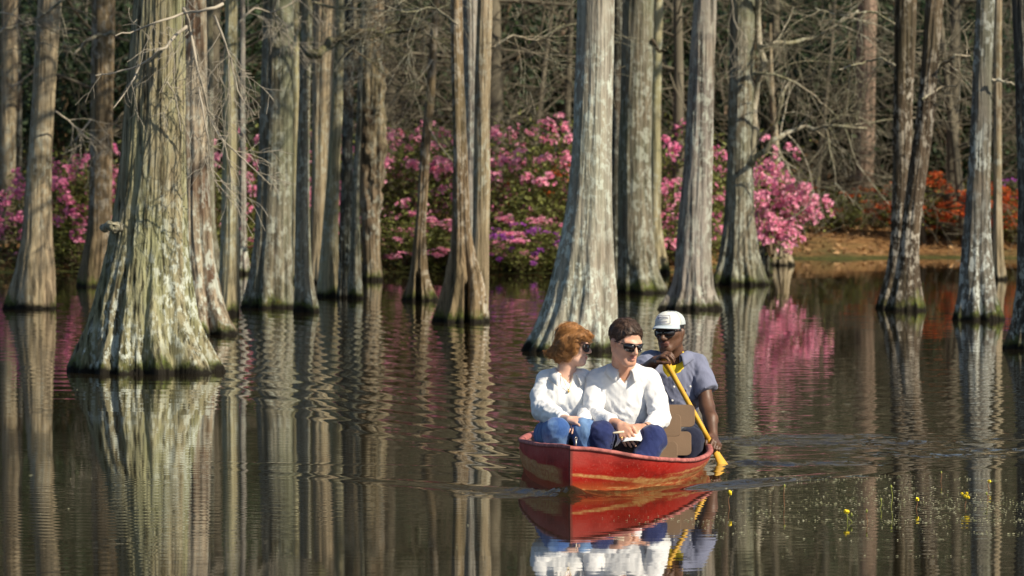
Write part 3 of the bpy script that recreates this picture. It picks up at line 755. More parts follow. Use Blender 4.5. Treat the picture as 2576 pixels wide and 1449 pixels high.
for px, Yd, sc in [(40, 83, 1.0), (120, 80, 0.9), (190, 86, 1.1), (270, 88, 1.0), (350, 92, 1.2), (460, 90, 1.0), (560, 97, 1.2), (430, 100, 1.3), (640, 104, 1.2), (720, 95, 1.0),
                   (840, 92, 1.1), (890, 96, 1.2), (940, 90, 0.9), (970, 88, 1.05), (1015, 92, 1.1), (1060, 90, 1.0), (-30, 85, 1.0), (90, 98, 1.4), (210, 102, 1.4), (330, 104, 1.4), (520, 107, 1.4),
                   (780, 104, 1.4), (900, 106, 1.5), (1000, 104, 1.4), (-140, 92, 1.2), (1150, 96, 1.2), (1250, 92, 1.1), (-260, 96, 1.3)]:
    evergreen(px, Yd, sc, k); k += 1
for px, Yd, sc in [(60, 79, .8), (230, 82, .9), (850, 86, .8), (905, 87, .9), (955, 85, .75), (1000, 86, .9), (400, 86, .9), (500, 87, 1.0), (610, 88, 1.0), (680, 87, .9), (760, 90, 1.0), (150, 92, 1.2), (310, 96, 1.3), (450, 99, 1.4), (580, 104, 1.5), (880, 99, 1.4), (960, 100, 1.5), (1050, 101, 1.5)]:
    evergreen(px, Yd, sc, k); k += 1
for q in range(34):     # the woods go on to both sides of the view
    s_ = -1 if q % 2 else 1
    xx = s_ * (8.5 + 15 * ((q * .618) % 1)); yy = (80 if s_ < 0 else 88) + 20 * ((q * .381) % 1)
    evergreen(512 + xx / yy * FPX, yy, 0.9 + .6 * ((q * .27) % 1), k); k += 1

# bare trees, fine branched, sun lit
def bare_data(seed, H, r, lean):
    rng = np.random.RandomState(seed)
    tr = MB(); tw = MB()
    P = spline([(0, 0, -0.1), (lean * 0.3, 0, H * 0.3), (lean * 0.6, 0.05, H * 0.65), (lean, 0, H)], 12)
    add_tube(tr, P, np.linspace(r, r * 0.3, 12), 8)
    L = []
    for k in range(int(H * 3.0)):
        i = rng.randint(1, 11); a = rng.uniform(0, 6.28)
        twig_lines(rng, P[i], (cos(a), 0.7 * sin(a), rng.uniform(-0.05, 0.7)), rng.uniform(1.2, 2.8), r * rng.uniform(0.10, 0.26), 2, L, 0.02, 0.75, 0.10, (4, 8), 6, 0.62)
    lines_mesh(tw, L, 0, 0.0034)
    return tr.data('trunk', B_FAR), tw.data('branches', B_FAR)
BARE = [bare_data(300 + i, h, r, l) for i, (h, r, l) in enumerate([(6, 0.07, 0.5), (7.5, 0.10, -0.4), (5, 0.06, 0.8), (9, 0.13, 0.2), (4.2, 0.05, -0.7)])]
spots = []
for i in range(40):
    Yd = rng.uniform(76, 112) if i < 30 else rng.uniform(73, 78)
    px = -100 + 1230 * ((i * 0.61803) % 1.0)
    x = (px - 512) / FPX * Yd
    if 815 < px < 912 and Yd < 92: Yd += 14
    if Yd < shore(x) + 1.0: Yd = float(shore(x)) + rng.uniform(1.5, 6)
    spots.append((px, Yd, i))
for q in range(24):
    s_ = -1 if q % 2 else 1
    yy = (78 if s_ < 0 else 90) + 20 * ((q * .381) % 1); xx = s_ * (8.6 + 14 * ((q * .618) % 1))
    spots.append((512 + xx / yy * FPX, yy, 100 + q))
for px, Yd, i in spots:
    x = (px - 512) / FPX * Yd
    e = empty('bare_tree', (x, Yd, gz(x, Yd)), 'leafless thin branched tree in the woods behind the azaleas', 'tree', 'leafless trees of the far woods', rng.uniform(0, 6.28))
    d = BARE[i % 5]
    link('trunk', d[0], e); b = link('branches', d[1], e)
    b['kind'] = 'stuff'
    s = rng.uniform(0.8, 1.25); e.scale = (s, s, s)

# taller straight trunks between them
def far_trunk(key, label, base_py, l, r, lt, rt, mat, Yd, seed):
    x = (D(0.5 * (l + r)) - 512) / FPX * Yd
    z0 = gz(x, Yd)
    cypress(key, label, base_py, [(base_py, l - (r - l) * 0.12, r + (r - l) * 0.12), (base_py - 60, l, r), (0, lt, rt)], mat, nth=48, flute=(0.03, 6), ridge=0.006, H=15, seed=seed, group='tall trunks on the far bank', name='woodland_tree', Yd=Yd, z0=z0)
far_trunk('F1', 'broad pinkish brown pine trunk standing on the leaf covered right bank', 572, 2150, 2198, 2156, 2206, B_PINE, 84.5, 41)
far_trunk('F2', 'reddish pine trunk seen behind the pink azaleas, left of the tall pale cypress', 470, 1404, 1430, 1402, 1426, B_PINE, 88, 42)
far_trunk('F3', 'reddish pine trunk between the leaning lilac grey cypress and the dark ribbed one', 480, 1808, 1828, 1812, 1832, B_PINE, 90, 43)
far_trunk('F4', 'dim grey trunk deep in the woods left of the broad pinkish pine', 470, 2060, 2082, 2064, 2086, B_DARK, 92, 44)
far_trunk('F5', 'dim brown trunk deep in the woods above the central azaleas', 420, 1290, 1312, 1296, 1318, B_PINE, 97, 45)
far_trunk('F6', 'dark trunk in the woods between the huge tan cypress and the slender pale one', 470, 618, 640, 622, 644, B_DARK, 88, 46)
far_trunk('F7', 'dark trunk in the woods left of the brown mossy footed cypress', 480, 176, 196, 180, 200, B_DARK, 88, 47)
far_trunk('F8', 'dim trunk in the woods between the twin cypress and the lichen spotted one', 450, 2396, 2416, 2400, 2418, B_DARK, 93, 48)
far_trunk('F9', 'dim trunk in the woods left of the slim forked foot cypress', 440, 985, 1004, 980, 1000, B_DARK, 95, 49)

# the mass of the forest behind: nobody could count it
rng = np.random.RandomState(12)
n = 110000
C = np.stack([rng.uniform(-34, 34, n), rng.uniform(100, 128, n), rng.uniform(0.2, 1, n) ** 1.2 * 13.5], -1)
keep = fbm(C * np.array((0.35, 0.2, 0.45)), 3) > -0.12
C = C[keep]
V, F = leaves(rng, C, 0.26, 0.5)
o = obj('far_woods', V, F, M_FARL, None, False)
tag(o, kind='stuff')
# undergrowth along the bank
n = 46000
x = rng.uniform(-24, 24, n); y = shore(x) + rng.uniform(0.1, 1, n) ** 1.6 * 16
hh = np.clip(fbm(np.stack([x * 0.5, y * 0.3, x * 0], -1), 2) + 0.25, 0, 1) * np.where((x > 3.3) & (x < 8.5), 0.12, 1.0) * np.where((x > 3.2) & (x < 8.5) & (y - shore(x) < 5.5), 0.0, 1)
z = ground_z(x, y) + rng.uniform(0, 1, n) ** 1.5 * hh * 0.9
C = np.stack([x, y, z], -1)[hh > 0.02]
V, F = leaves(rng, C, 0.055, 0.4)
o = obj('undergrowth', V, F, M_OLIVE, None, False); tag(o, kind='stuff')
n = 14000
x = rng.uniform(-20, 20, n); y = shore(x) + rng.uniform(0.1, 1, n) * 9
C = np.stack([x, y, ground_z(x, y) + 0.02], -1)
V, F = leaves(rng, C, 0.05, 0.5, 2.0)
o = obj('fallen_leaves', V, F, leaf_mat('dry_leaves', (0.13, 0.06, 0.025), (0.40, 0.24, 0.11), 0.8, 0), None, False); tag(o, kind='stuff')

# azaleas
def azalea_data(seed, petals, ncl, leafn=2300, R=(0.95, 0.8, 0.85)):
    rng = np.random.RandomState(seed)
    R = np.array(R)
    c = rng.normal(size=(26, 3)); c /= np.linalg.norm(c, axis=1)[:, None]; c *= rng.uniform(0.4, 0.95, 26)[:, None]
    c = c * R + np.array((0, 0, 0.85)); c = c[c[:, 2] > 0.15]
    P = (c[:, None] + rng.normal(size=(len(c), leafn // len(c), 3)) * 0.19).reshape(-1, 3)
    P = P[P[:, 2] > 0.02]
    lf = MB(); lf.add(*leaves(rng, P, 0.040, 0.42))
    st = MB()
    for q in c:
        add_tube(st, spline([(0.1 * q[0], 0.1 * q[1], -0.05), (0.45 * q[0], 0.45 * q[1], q[2] * 0.6), q], 6), np.linspace(0.014, 0.005, 6), 4)
    fl = MB()
    # flower heads gather in uneven drifts over the outside of the bush
    d = rng.normal(size=(ncl * 4, 3)); d /= np.linalg.norm(d, axis=1)[:, None]
    d = d[d[:, 2] > -0.55]
    keep = pnoise(d * 2.6 + seed) + 0.16 * rng.normal(size=len(d)) > 0.08
    d = d[keep][:ncl]
    H = d * R * rng.uniform(0.85, 1.12, (len(d), 1)) + np.array((0, 0, 0.85))
    H = H[H[:, 2] > 0.1]
    for hpos in H:
        m = rng.randint(8, 15)
        fd = rng.normal(size=(m, 3)); fd += hpos - np.array((0, 0, 0.6)); fd /= np.linalg.norm(fd, axis=1)[:, None]
        for f in fd:
            c0 = hpos + f * rng.uniform(0.02, 0.105)
            a = np.cross(f, (0.3, 0.5, 0.8)); a /= np.linalg.norm(a); b = np.cross(f, a)
            t = np.arange(10) * 2 * pi / 10 + rng.uniform(0, 6.28)
            rr = np.where(np.arange(10) % 2 == 0, 0.036, 0.019)
            ring = c0 + f * 0.018 + (a * np.cos(t)[:, None] + b * np.sin(t)[:, None]) * rr[:, None]
            V = np.concatenate([c0[None] - f * 0.006, ring])
            F = np.array([(0, 1 + i, 1 + (i + 1) % 10) for i in range(10)])
            fl.add(V, F)
    return lf.data('foliage', M_AZL, False), st.data('stems', M_STEM), fl.data('blossoms', petals, False)
AZ = {('p', i): azalea_data(400 + i, M_PINK, 46) for i in range(3)}
AZ.update({('m', i): azalea_data(420 + i, M_MAG, 52) for i in range(2)})
AZ.update({('r', i): azalea_data(430 + i, M_RED, 95) for i in range(2)})
AZ.update({('u', 0): azalea_data(440, M_PURP, 60)})
AZ.update({('s', 0): azalea_data(450, M_PINK, 26), ('o', 0): azalea_data(460, M_RED, 30)})
rng = np.random.RandomState(21)
WORD = dict(p='bright pink', m='magenta', r='orange red', u='purple', s='sparse pink', o='sparse orange red')
AZG = {}
def azalea(kind, dx, dy, sc, label, Yoff=None, sz=1.0, hang=None):
    """centre of the bush at display pixel (dx, dy)"""
    px, py = D(dx), D(dy)
    for _ in range(3):
        Yd = (float(shore((px - 512) / FPX * 75)) + (1.2 if Yoff is None else Yoff))
    c = at(px, py, Yd)
    zb = max(gz(c[0], Yd), -0.05)
    n = len([k for k in AZ if k[0] == kind])
    AZG[kind] = AZG.get(kind, -1) + 1
    d = AZ[(kind, AZG[kind] % n)]
    e = empty('azalea_bush', (c[0], Yd, zb), label, 'azalea bush', 'azaleas blooming along the bank', rng.uniform(0, 6.28))
    h = (c[2] - zb) / 1.12
    e.scale = (sc, sc, max(h, 0.35) * sz)
    link('foliage', d[0], e); link('stems', d[1], e); b = link('blossoms', d[2], e)
    for ch in e.children: ch['kind'] = 'stuff'
    return e
azalea('m', 175, 478, 1.0, 'magenta azalea between the leaning tan cypress and the brown mossy footed one')
azalea('m', 120, 520, 0.9, 'magenta azalea partly behind the leaning tan cypress at the left')
azalea('m', 298, 470, 1.0, 'pink magenta azalea showing in the gap left of the huge tan trunk')
azalea('p', 545, 500, 0.85, 'pink azalea just right of the huge tan trunk')
azalea('p', 628, 440, 0.85, 'pink azalea between the slender pale cypress and the broad grey green one', 2.0)
azalea('s', 700, 520, 0.9, 'azalea almost hidden behind the broad grey green cypress')
azalea('p', 800, 440, 0.95, 'pink azalea glimpsed through the middle cluster of trunks', 2.2)
azalea('p', 890, 420, 0.9, 'pink azalea glimpsed left of the gnarled dark trunk', 2.4)
azalea('p', 1000, 450, 1.05, 'pink azalea right of the gnarled dark trunk', 2.0)
azalea('p', 1095, 430, 1.1, 'tall pink azalea behind the slim forked foot cypress', 2.2)
azalea('s', 1020, 580, 1.1, 'leafy azalea with few blossoms at the water left of the slim forked foot cypress', 0.7)
azalea('s', 1110, 600, 1.0, 'leafy azalea with few blossoms left of the triple cypress', 0.6)
azalea('p', 1275, 440, 1.0, 'pink azalea just right of the triple cypress', 1.8)
azalea('p', 1350, 480, 1.1, 'full pink azalea between the triple cypress and the tall pale one', 1.5)
azalea('p', 1400, 420, 0.95, 'tall pink azalea touching the left side of the tall pale cypress', 2.4)
azalea('o', 1395, 500, 0.8, 'orange red azalea left of the tall pale cypress', 2.0)
azalea('s', 1290, 590, 1.1, 'green leafy azalea at the water right of the triple cypress', 0.6)
azalea('p', 1390, 600, 0.75, 'low pink azalea at the water left of the tall pale cypress', 0.5)
azalea('u', 1318, 645, 0.7, 'low purple azalea at the water between the triple and the tall pale cypress', 0.35)
azalea('m', 1690, 430, 1.0, 'magenta azalea between the slender lit cypress and the leaning lilac grey one', 2.0)
azalea('p', 1700, 530, 0.8, 'pink azalea low behind the leaning lilac grey cypress', 1.0)
azalea('m', 1810, 470, 0.95, 'pink azalea in the gap left of the dark ribbed cypress', 2.0)
azalea('r', 2378, 490, 1.15, 'large orange red azalea right of the dark twin cypress', 2.6)
azalea('r', 2440, 530, 1.0, 'orange red azalea behind the grey lichen spotted cypress', 2.4)
azalea('r', 2550, 520, 1.1, 'orange red azalea near the right edge', 2.2)
azalea('u', 2550, 500, 0.8, 'purple azalea near the right edge', 3.4)
azalea('o', 2110, 555, 0.9, 'sparse orange red azalea left of the broad pinkish pine', 4.0)
azalea('o', 2210, 560, 0.8, 'sparse orange red azalea behind the dark twin cypress', 5.0)
azalea('s', 560, 600, 0.9, 'leafy azalea low behind the slender pale cypress', 0.5)
azalea('s', 200, 600, 0.9, 'leafy azalea low at the water near the brown mossy footed cypress', 0.6)

# the bright pink branch that hangs over the water
rng = np.random.RandomState(33)
def hanging_azalea():
    Yd = 70.2
    root = empty('azalea_bush', at(D(1945), D(640), Yd), 'bright pink azalea boughs arching over the water right of the dark ribbed cypress', 'azalea bush', 'azaleas blooming along the bank')
    st, lf, fl = MB(), MB(), MB()
    heads = []
    for pts, nh in (([(1930, 640), (1910, 560), (1905, 480), (1920, 400), (1915, 350)], 16), ([(1940, 640), (1935, 540), (1955, 450), (1985, 415)], 22), ([(1945, 640), (1950, 570), (1975, 510), (2020, 520), (2060, 555)], 34),
                    ([(1945, 645), (1935, 600), (1950, 570), (1985, 585)], 40), ([(1940, 640), (1925, 590), (1915, 550), (1900, 520)], 26), ([(1945, 640), (1965, 520), (1990, 480), (2030, 500)], 26), ([(1945, 640), (1950, 590), (1960, 560), (2000, 540)], 34)):
        P = spline([at(D(a), D(b), Yd + 0.35 * rng.normal()) for a, b in pts], 14)
        add_tube(st, P, np.linspace(0.018, 0.005, 14), 5)
        for k in range(nh):
            heads.append(P[int(14 * rng.uniform(0.42, 1.0)) - 1] + rng.normal(size=3) * np.array((0.11, 0.20, 0.09)))
    heads = np.array(heads)
    for hpos in heads:
        for k in range(rng.randint(6, 10)):
            f = rng.normal(size=3) + np.array((0, -0.6, 0.4)); f /= np.linalg.norm(f)
            c0 = hpos + f * rng.uniform(0.02, 0.09)
            a = np.cross(f, (0.3, 0.5, 0.8)); a /= np.linalg.norm(a); b = np.cross(f, a)
            t = np.arange(10) * 2 * pi / 10 + rng.uniform(0, 6.28)
            rr = np.where(np.arange(10) % 2 == 0, 0.040, 0.021)
            ring = c0 + f * 0.018 + (a * np.cos(t)[:, None] + b * np.sin(t)[:, None]) * rr[:, None]
            fl.add(np.concatenate([c0[None] - f * 0.006, ring]), np.array([(0, 1 + i, 1 + (i + 1) % 10) for i in range(10)]))
    C = (heads[:, None] + rng.normal(size=(len(heads), 7, 3)) * 0.10).reshape(-1, 3)
    lf.add(*leaves(rng, C, 0.035, 0.42))
    st.build('stems', M_STEM, root, world=True)
    lf.build('foliage', M_AZL, root, False, world=True)
    fl.build('blossoms', M_PINK, root, False, world=True)
    for ch in root.children: ch['kind'] = 'stuff'
hanging_azalea()
# ------------------------------------------------------------------ the red boat
RIM_R = [(.30, 29.17, .245), (.40, 29.19, .238), (.51, 29.22, .222), (.69, 29.34, .185), (.88, 29.85, .142), (.985, 30.3, .118), (1.075, 30.9, .112), (1.105, 31.6, .11), (1.075, 32.6, .115), (.95, 33.4, .13), (.70, 33.75, .14)]
RIM_L = [(.30, 29.17, .245), (.245, 29.37, .244), (.15, 29.73, .228), (.085, 30.3, .208), (.045, 31.0, .18), (.055, 31.7, .155), (.11, 32.6, .13), (.30, 33.45, .135), (.70, 33.75, .14)]
WL_R = [(.30, 29.20), (.375, 29.235), (.47, 29.29), (.64, 29.45), (.826, 29.90), (.93, 30.35), (1.02, 30.95), (1.05, 31.6), (1.02, 32.6), (.91, 33.3), (.70, 33.62)]
WL_L = [(.30, 29.20), (.25, 29.40), (.17, 29.72), (.105, 30.3), (.07, 31.0), (.08, 31.7), (.135, 32.6), (.32, 33.33), (.70, 33.62)]
NB = 90
rr, rl = spline(RIM_R, NB), spline(RIM_L, NB)
wr = spline([(a, b, 0) for a, b in WL_R], NB); wl = spline([(a, b, 0) for a, b in WL_L], NB)
boat = empty('rowing_boat', (0.58, 31.3, 0.0), 'weathered red boat with ochre scrapes and a blunt pointed bow carrying three people', 'boat')
ctr = np.array((0.58, 31.4, 0))
def hull_rows(R, Wt):
    out = R[:, :2] - ctr[:2]; out /= np.linalg.norm(out, axis=1)[:, None]
    o3 = np.concatenate([out, np.zeros((len(R), 1))], 1)
    # inward normal from the outline itself
    tan = np.gradient(R[:, :2], axis=0); tan /= np.linalg.norm(tan, axis=1)[:, None]
    nrm = np.stack([tan[:, 1], -tan[:, 0]], 1)
    nrm *= np.sign((nrm * out).sum(1))[:, None]
    # at the stem both sides meet on the centre line
    cl = np.array((-0.105, -0.995)); w = np.clip(np.arange(len(R)) / 5.0, 0, 1)[:, None]
    ni = nrm * w + cl * (1 - w); ni /= np.linalg.norm(ni, axis=1)[:, None]
    n3 = np.concatenate([ni, np.zeros((len(R), 1))], 1)
    keel = ctr + (Wt - ctr) * np.array((.86, .96, 1)); keel[:, 2] = -0.16
    rows = [keel, Wt + (0, 0, -0.03)]
    for f in (0.0, 0.2, 0.4, 0.6, 0.8):
        q = Wt + (R - Wt) * f; q[:, 2] = R[:, 2] * f * 0.93
        q += n3 * 0.012 * sin(pi * f)
        rows.append(q)
    rows.append(R + n3 * 0.000 + np.array((0, 0, -0.012)))
    rows2 = [R + n3 * -0.003 + (0, 0, -0.018), R + n3 * 0.006 + (0, 0, -0.016), R + n3 * 0.009 + (0, 0, -0.008), R + n3 * 0.006 + (0, 0, 0.001), R - n3 * 0.005 + (0, 0, 0.004), R - n3 * 0.018 + (0, 0, 0.002), R - n3 * 0.026 + (0, 0, -0.008), R - n3 * 0.027 + (0, 0, -0.020)]
    inner = [R - n3 * 0.022 + (0, 0, -0.015), R - n3 * 0.040 + (0, 0, -0.06)]
    q = Wt - n3 * 0.055; q[:, 2] = -0.05; inner.append(q)
    return rows, rows2, inner
def strip(mb, rows, flip, uvs, s):
    n = len(rows[0]); V = np.concatenate(rows)
    F = grid_faces(len(rows), n)
    if flip: F = F[:, ::-1]
    mb.add(V, F)
    uvs.append(np.concatenate([np.stack([s, r[:, 2]], 1) for r in rows]))
hull, rim, inn = MB(), MB(), MB(); uv = []; uv2 = []; uv3 = []
for R, Wt, flip, sg in ((rr, wr, True, 1), (rl, wl, False, -1)):
    s = np.concatenate([[0], np.cumsum(np.linalg.norm(np.diff(R[:, :2], axis=0), axis=1))]) * sg
    if sg < 0: s = s - 0.002
    a, b, c = hull_rows(R, Wt)
    # the rolled edge is uneven with age
    jit = 0.004 * pnoise(np.stack([s * 9, s * 0, s * 0], 1))
    b = [q + np.stack([jit * 0, jit * 0, jit], 1) for q in b]
    strip(hull, a, flip, uv, s); strip(rim, b, flip, uv2, s); strip(inn, c, flip, uv3, s)
    nb = inn.n; inn.V.append(np.array([[0.58, 31.4, -0.055]])); inn.n += 1
    base = nb - NB
    f = np.array([(base + i, base + i + 1, nb) for i in range(NB - 1)])
    if flip: f = f[:, ::-1]
    inn.F3.append(f); inn.m3.append(np.zeros(len(f), int))

t = NT('weathered_red_paint')
uvn = t.n('UVMap'); uvn.uv_map = 'UVMap'
sx = t.n('SeparateXYZ'); t.l(uvn.outputs[0], sx.inputs[0]); s_, z_ = sx.outputs[0], sx.outputs[1]
mp = t.n('Mapping'); mp.inputs['Scale'].default_value = (7, 60, 1); t.l(uvn.outputs[0], mp.inputs['Vector'])
n1 = t.noise(mp.outputs[0], 1.0, 6.0, 0.65)
mp2 = t.n('Mapping'); mp2.inputs['Scale'].default_value = (3.2, 9, 1); t.l(uvn.outputs[0], mp2.inputs['Vector'])
n2 = t.noise(mp2.outputs[0], 1.0, 4.0, 0.6)
n3 = t.noise(t.coord('Object', (50, 50, 50)), 1.0, 5.0, 0.7)
red = t.ramp(n2, [(0.3, (0.17, 0.010, 0.007)), (0.5, (0.34, 0.014, 0.008)), (0.7, (0.36, 0.036, 0.024))])
red = t.mix(t.mapr(n3, 0.58, 0.74, 0, 0.5), red, (0.52, 0.15, 0.11))
chalk = t.mapr(t.math('ADD', z_, t.math('MULTIPLY', n2, 0.14)), 0.19, 0.30)
red = t.mix(t.math('MULTIPLY', chalk, 0.4), red, (0.38, 0.115, 0.10))
red = t.mix(t.math('MULTIPLY', t.mapr(s_, 0.8, 1.8), 0.6), red, (0.42, 0.10, 0.075))
och = t.ramp(n1, [(0.3, (0.36, 0.14, 0.04)), (0.5, (0.58, 0.35, 0.12)), (0.7, (0.66, 0.46, 0.20))])
warp = t.math('MULTIPLY', t.math('SUBTRACT', n2, 0.5), 0.05)
zw = t.math('ADD', z_, warp)
def band(zc, half):          # 1 inside a painted scrape centred on zc
    d = t.math('ABSOLUTE', t.math('SUBTRACT', zw, zc))
    r = t.math('SUBTRACT', half, d)
    o_ = t.n('MapRange'); t.l(r, o_.inputs[0]); o_.inputs[1].default_value = -0.004; o_.inputs[2].default_value = 0.005
    return o_.outputs[0]
b1c = t.math('SUBTRACT', 0.102, t.math('MULTIPLY', s_, 0.105))
b1 = t.math('MULTIPLY', band(b1c, t.math('ADD', 0.006, t.math('MULTIPLY', s_, 0.018))), t.mapr(s_, 0.75, 0.62))
b1 = t.math('MULTIPLY', b1, t.mapr(s_, -0.02, 0.02))
b2 = t.math('MULTIPLY', band(0.036, 0.012), t.math('MULTIPLY', t.mapr(s_, 0.35, 0.6), t.mapr(n1, 0.36, 0.48)))
b3 = t.math('MULTIPLY', band(0.012, 0.012), t.math('MULTIPLY', t.mapr(n1, 0.46, 0.56), t.mapr(s_, 0.0, 0.03)))
b4 = t.math('MULTIPLY', band(0.062, 0.007), t.math('MULTIPLY', t.mapr(s_, 0.75, 0.95), t.mapr(n1, 0.40, 0.5)))
bl_ = t.math('MULTIPLY', band(0.085, 0.040), t.mapr(s_, -0.10, -0.24))
m_ = t.math('MAXIMUM', t.math('MAXIMUM', b1, b2), t.math('MAXIMUM', b3, t.math('MAXIMUM', b4, bl_)))
m_ = t.math('MULTIPLY', m_, t.mapr(n3, 0.32, 0.60, 0.22, 0.8))
col = t.mix(t.math('MULTIPLY', t.mapr(z_, 0.07, 0.03), 0.55), red, (0.42, 0.11, 0.03))
col = t.mix(m_, col, och)
sl = t.n('MapRange'); t.l(t.math('ABSOLUTE', t.math('ADD', s_, 0.004)), sl.inputs[0]); sl.inputs[1].default_value = 0.012; sl.inputs[2].default_value = 0.022; sl.inputs[3].default_value = 0.75; sl.inputs[4].default_value = 0.0
col = t.mix(sl.outputs[0], col, (0.12, 0.035, 0.028))
scr = t.noise(t.coord('Object', (160, 160, 9), rot=(0.3, 0.2, 0)), 1.0, 3.0, 0.6)
col = t.mix(t.mapr(scr, 0.66, 0.72, 0, 0.5), col, (0.62, 0.38, 0.24))
t.bump(n3, 0.35, 0.006)
M_HULL = t.set(color=col, rough=t.mapr(n3, 0.3, 0.7, 0.55, 0.75), spec=0.14)
M_RIM = plain('faded_red_edge', (0.36, 0.115, 0.10), 0.75, 0.45, 22.0, bump=0.5, bscale=90)
M_INN = plain('boat_inside_paint', (0.13, 0.06, 0.05), 0.8, 0.4, 9.0)
def with_uv(mb, uvs, name, mat):
    o = mb.build(name, mat, boat, world=True)
    UV = np.concatenate(uvs); me = o.data
    li = np.empty(len(me.loops), np.int32); me.loops.foreach_get('vertex_index', li)
    l = me.uv_layers.new(name='UVMap'); l.data.foreach_set('uv', UV[np.minimum(li, len(UV) - 1)].astype(np.float32).ravel())
    return o
with_uv(hull, uv, 'hull', M_HULL)
rim.build('rim', M_RIM, boat, world=True)
inn.build('inner_lining', M_INN, boat, world=True)

def plate(outline, th, origin, ax, ay, bev=0.002):
    """flat board with softened edges: outline (n,2) in the ax, ay plane"""
    ax = np.array(ax, float); ax /= np.linalg.norm(ax); ay = np.array(ay, float); ay = ay - ax * ax.dot(ay); ay /= np.linalg.norm(ay)
    az = np.cross(ax, ay)
    o2 = np.asarray(outline, float); c = o2.mean(0); n = len(o2)
    sh = lambda e: c + (o2 - c) * (1 - e / np.maximum(np.linalg.norm(o2 - c, axis=1)[:, None], 1e-6))
    layers = [(sh(bev), -th / 2), (o2, -th / 2 + bev), (o2, th / 2 - bev), (sh(bev), th / 2)]
    V = np.concatenate([np.array(origin) + L[:, :1] * ax + L[:, 1:] * ay + h * az for L, h in layers])
    i = np.arange(n); k = (i + 1) % n
    F = np.concatenate([np.stack([q * n + i, q * n + k, (q + 1) * n + k, (q + 1) * n + i], -1) for q in range(3)])
    V = np.concatenate([V, [np.array(origin) + c[0] * ax + c[1] * ay - th / 2 * az], [np.array(origin) + c[0] * ax + c[1] * ay + th / 2 * az]])
    F3 = np.concatenate([np.stack([k, i, np.full(n, 4 * n)], -1), np.stack([3 * n + i, 3 * n + k, np.full(n, 4 * n + 1)], -1)])
    return V, F, F3
def add_plate(mb, *a, m=0, **k):
    V, F, F3 = plate(*a, **k); n0 = mb.n
    mb.add(V, F, m); mb.F3.append(F3 + n0); mb.m3.append(np.full(len(F3), m))
def rrect(x0, x1, y0, y1, r, n=5):
    P = []
    for cx, cy, a0 in ((x1 - r, y1 - r, 0), (x0 + r, y1 - r, 90), (x0 + r, y0 + r, 180), (x1 - r, y0 + r, 270)):
        for i in range(n + 1):
            a = radians(a0 + 90 * i / n); P.append((cx + r * cos(a), cy + r * sin(a)))
    return P
M_PLANK = plain('brown_painted_board', (0.20, 0.128, 0.075), 0.5, 0.10, 6.0, bump=0.12, bscale=120, spec=0.4)
M_BENCH = plain('bench_board', (0.42, 0.27, 0.19), 0.7, 0.2, 10.0)
def seat_back(Yb, xr, xl, zt0, zt1, zl0, zl1, tilt, nm):
    g = bpy.data.objects.new('seat_back', None); COL.objects.link(g); g.parent = boat
    for z0, z1, dx in ((zt0, zt1, 0.0), (zl0, zl1, -0.02)):
        mb = MB(); ay = (0, tilt, 1)
        add_plate(mb, rrect(xl, xr + dx, z0, z1, 0.026), 0.016, (0, Yb, 0), (1, 0, 0), ay)
        mb.build('board', M_PLANK, g, smooth=False, world=True)
    for x in (xl + 0.15, xr - 0.25):
        mb = MB()
        add_plate(mb, rrect(x - 0.02, x + 0.02, -0.05, zt1 - 0.02, 0.004, 2), 0.02, (0, Yb + 0.024, 0), (1, 0, 0), (0, tilt, 1))
        mb.build('brace', M_PLANK, g, smooth=False, world=True)
seat_back(30.73, .915, .16, .212, .332, .072, .182, 0.16, 'front')
seat_back(31.36, 1.010, .20, .229, .352, .070, .203, 0.16, 'rear')
for y0, y1, z, x1 in ((30.30, 30.66, .055, .87), (30.98, 31.28, .04, .96), (31.95, 32.35, .075, .99)):
    mb = MB(); add_plate(mb, rrect(.16, x1, y0, y1, 0.02), 0.025, (0, 0, z), (1, 0, 0), (0, 1, 0))
    mb.build('bench', M_BENCH, boat, smooth=False, world=True)
M_METAL = plain('dull_metal', (0.42, 0.38, 0.33), 0.4, 0.3, 30.0); M_METAL.node_tree.nodes['Principled BSDF'].inputs['Metallic'].default_value = 0.8
mb = MB()
c = at(576, 442, 29.26)
add_tube(mb, [c + (0, 0, -0.03), c + (0, 0, 0.012)], 0.0045, 8)
a = np.linspace(0, 2 * pi, 15)
add_tube(mb, np.stack([c[0] + 0.005 * np.cos(a), c[1] + 0.006 * np.cos(a), c[2] + 0.016 + 0.009 * np.sin(a)], 1), 0.0025, 6, cap=False)
mb.build('mooring_ring', M_METAL, boat, world=True)
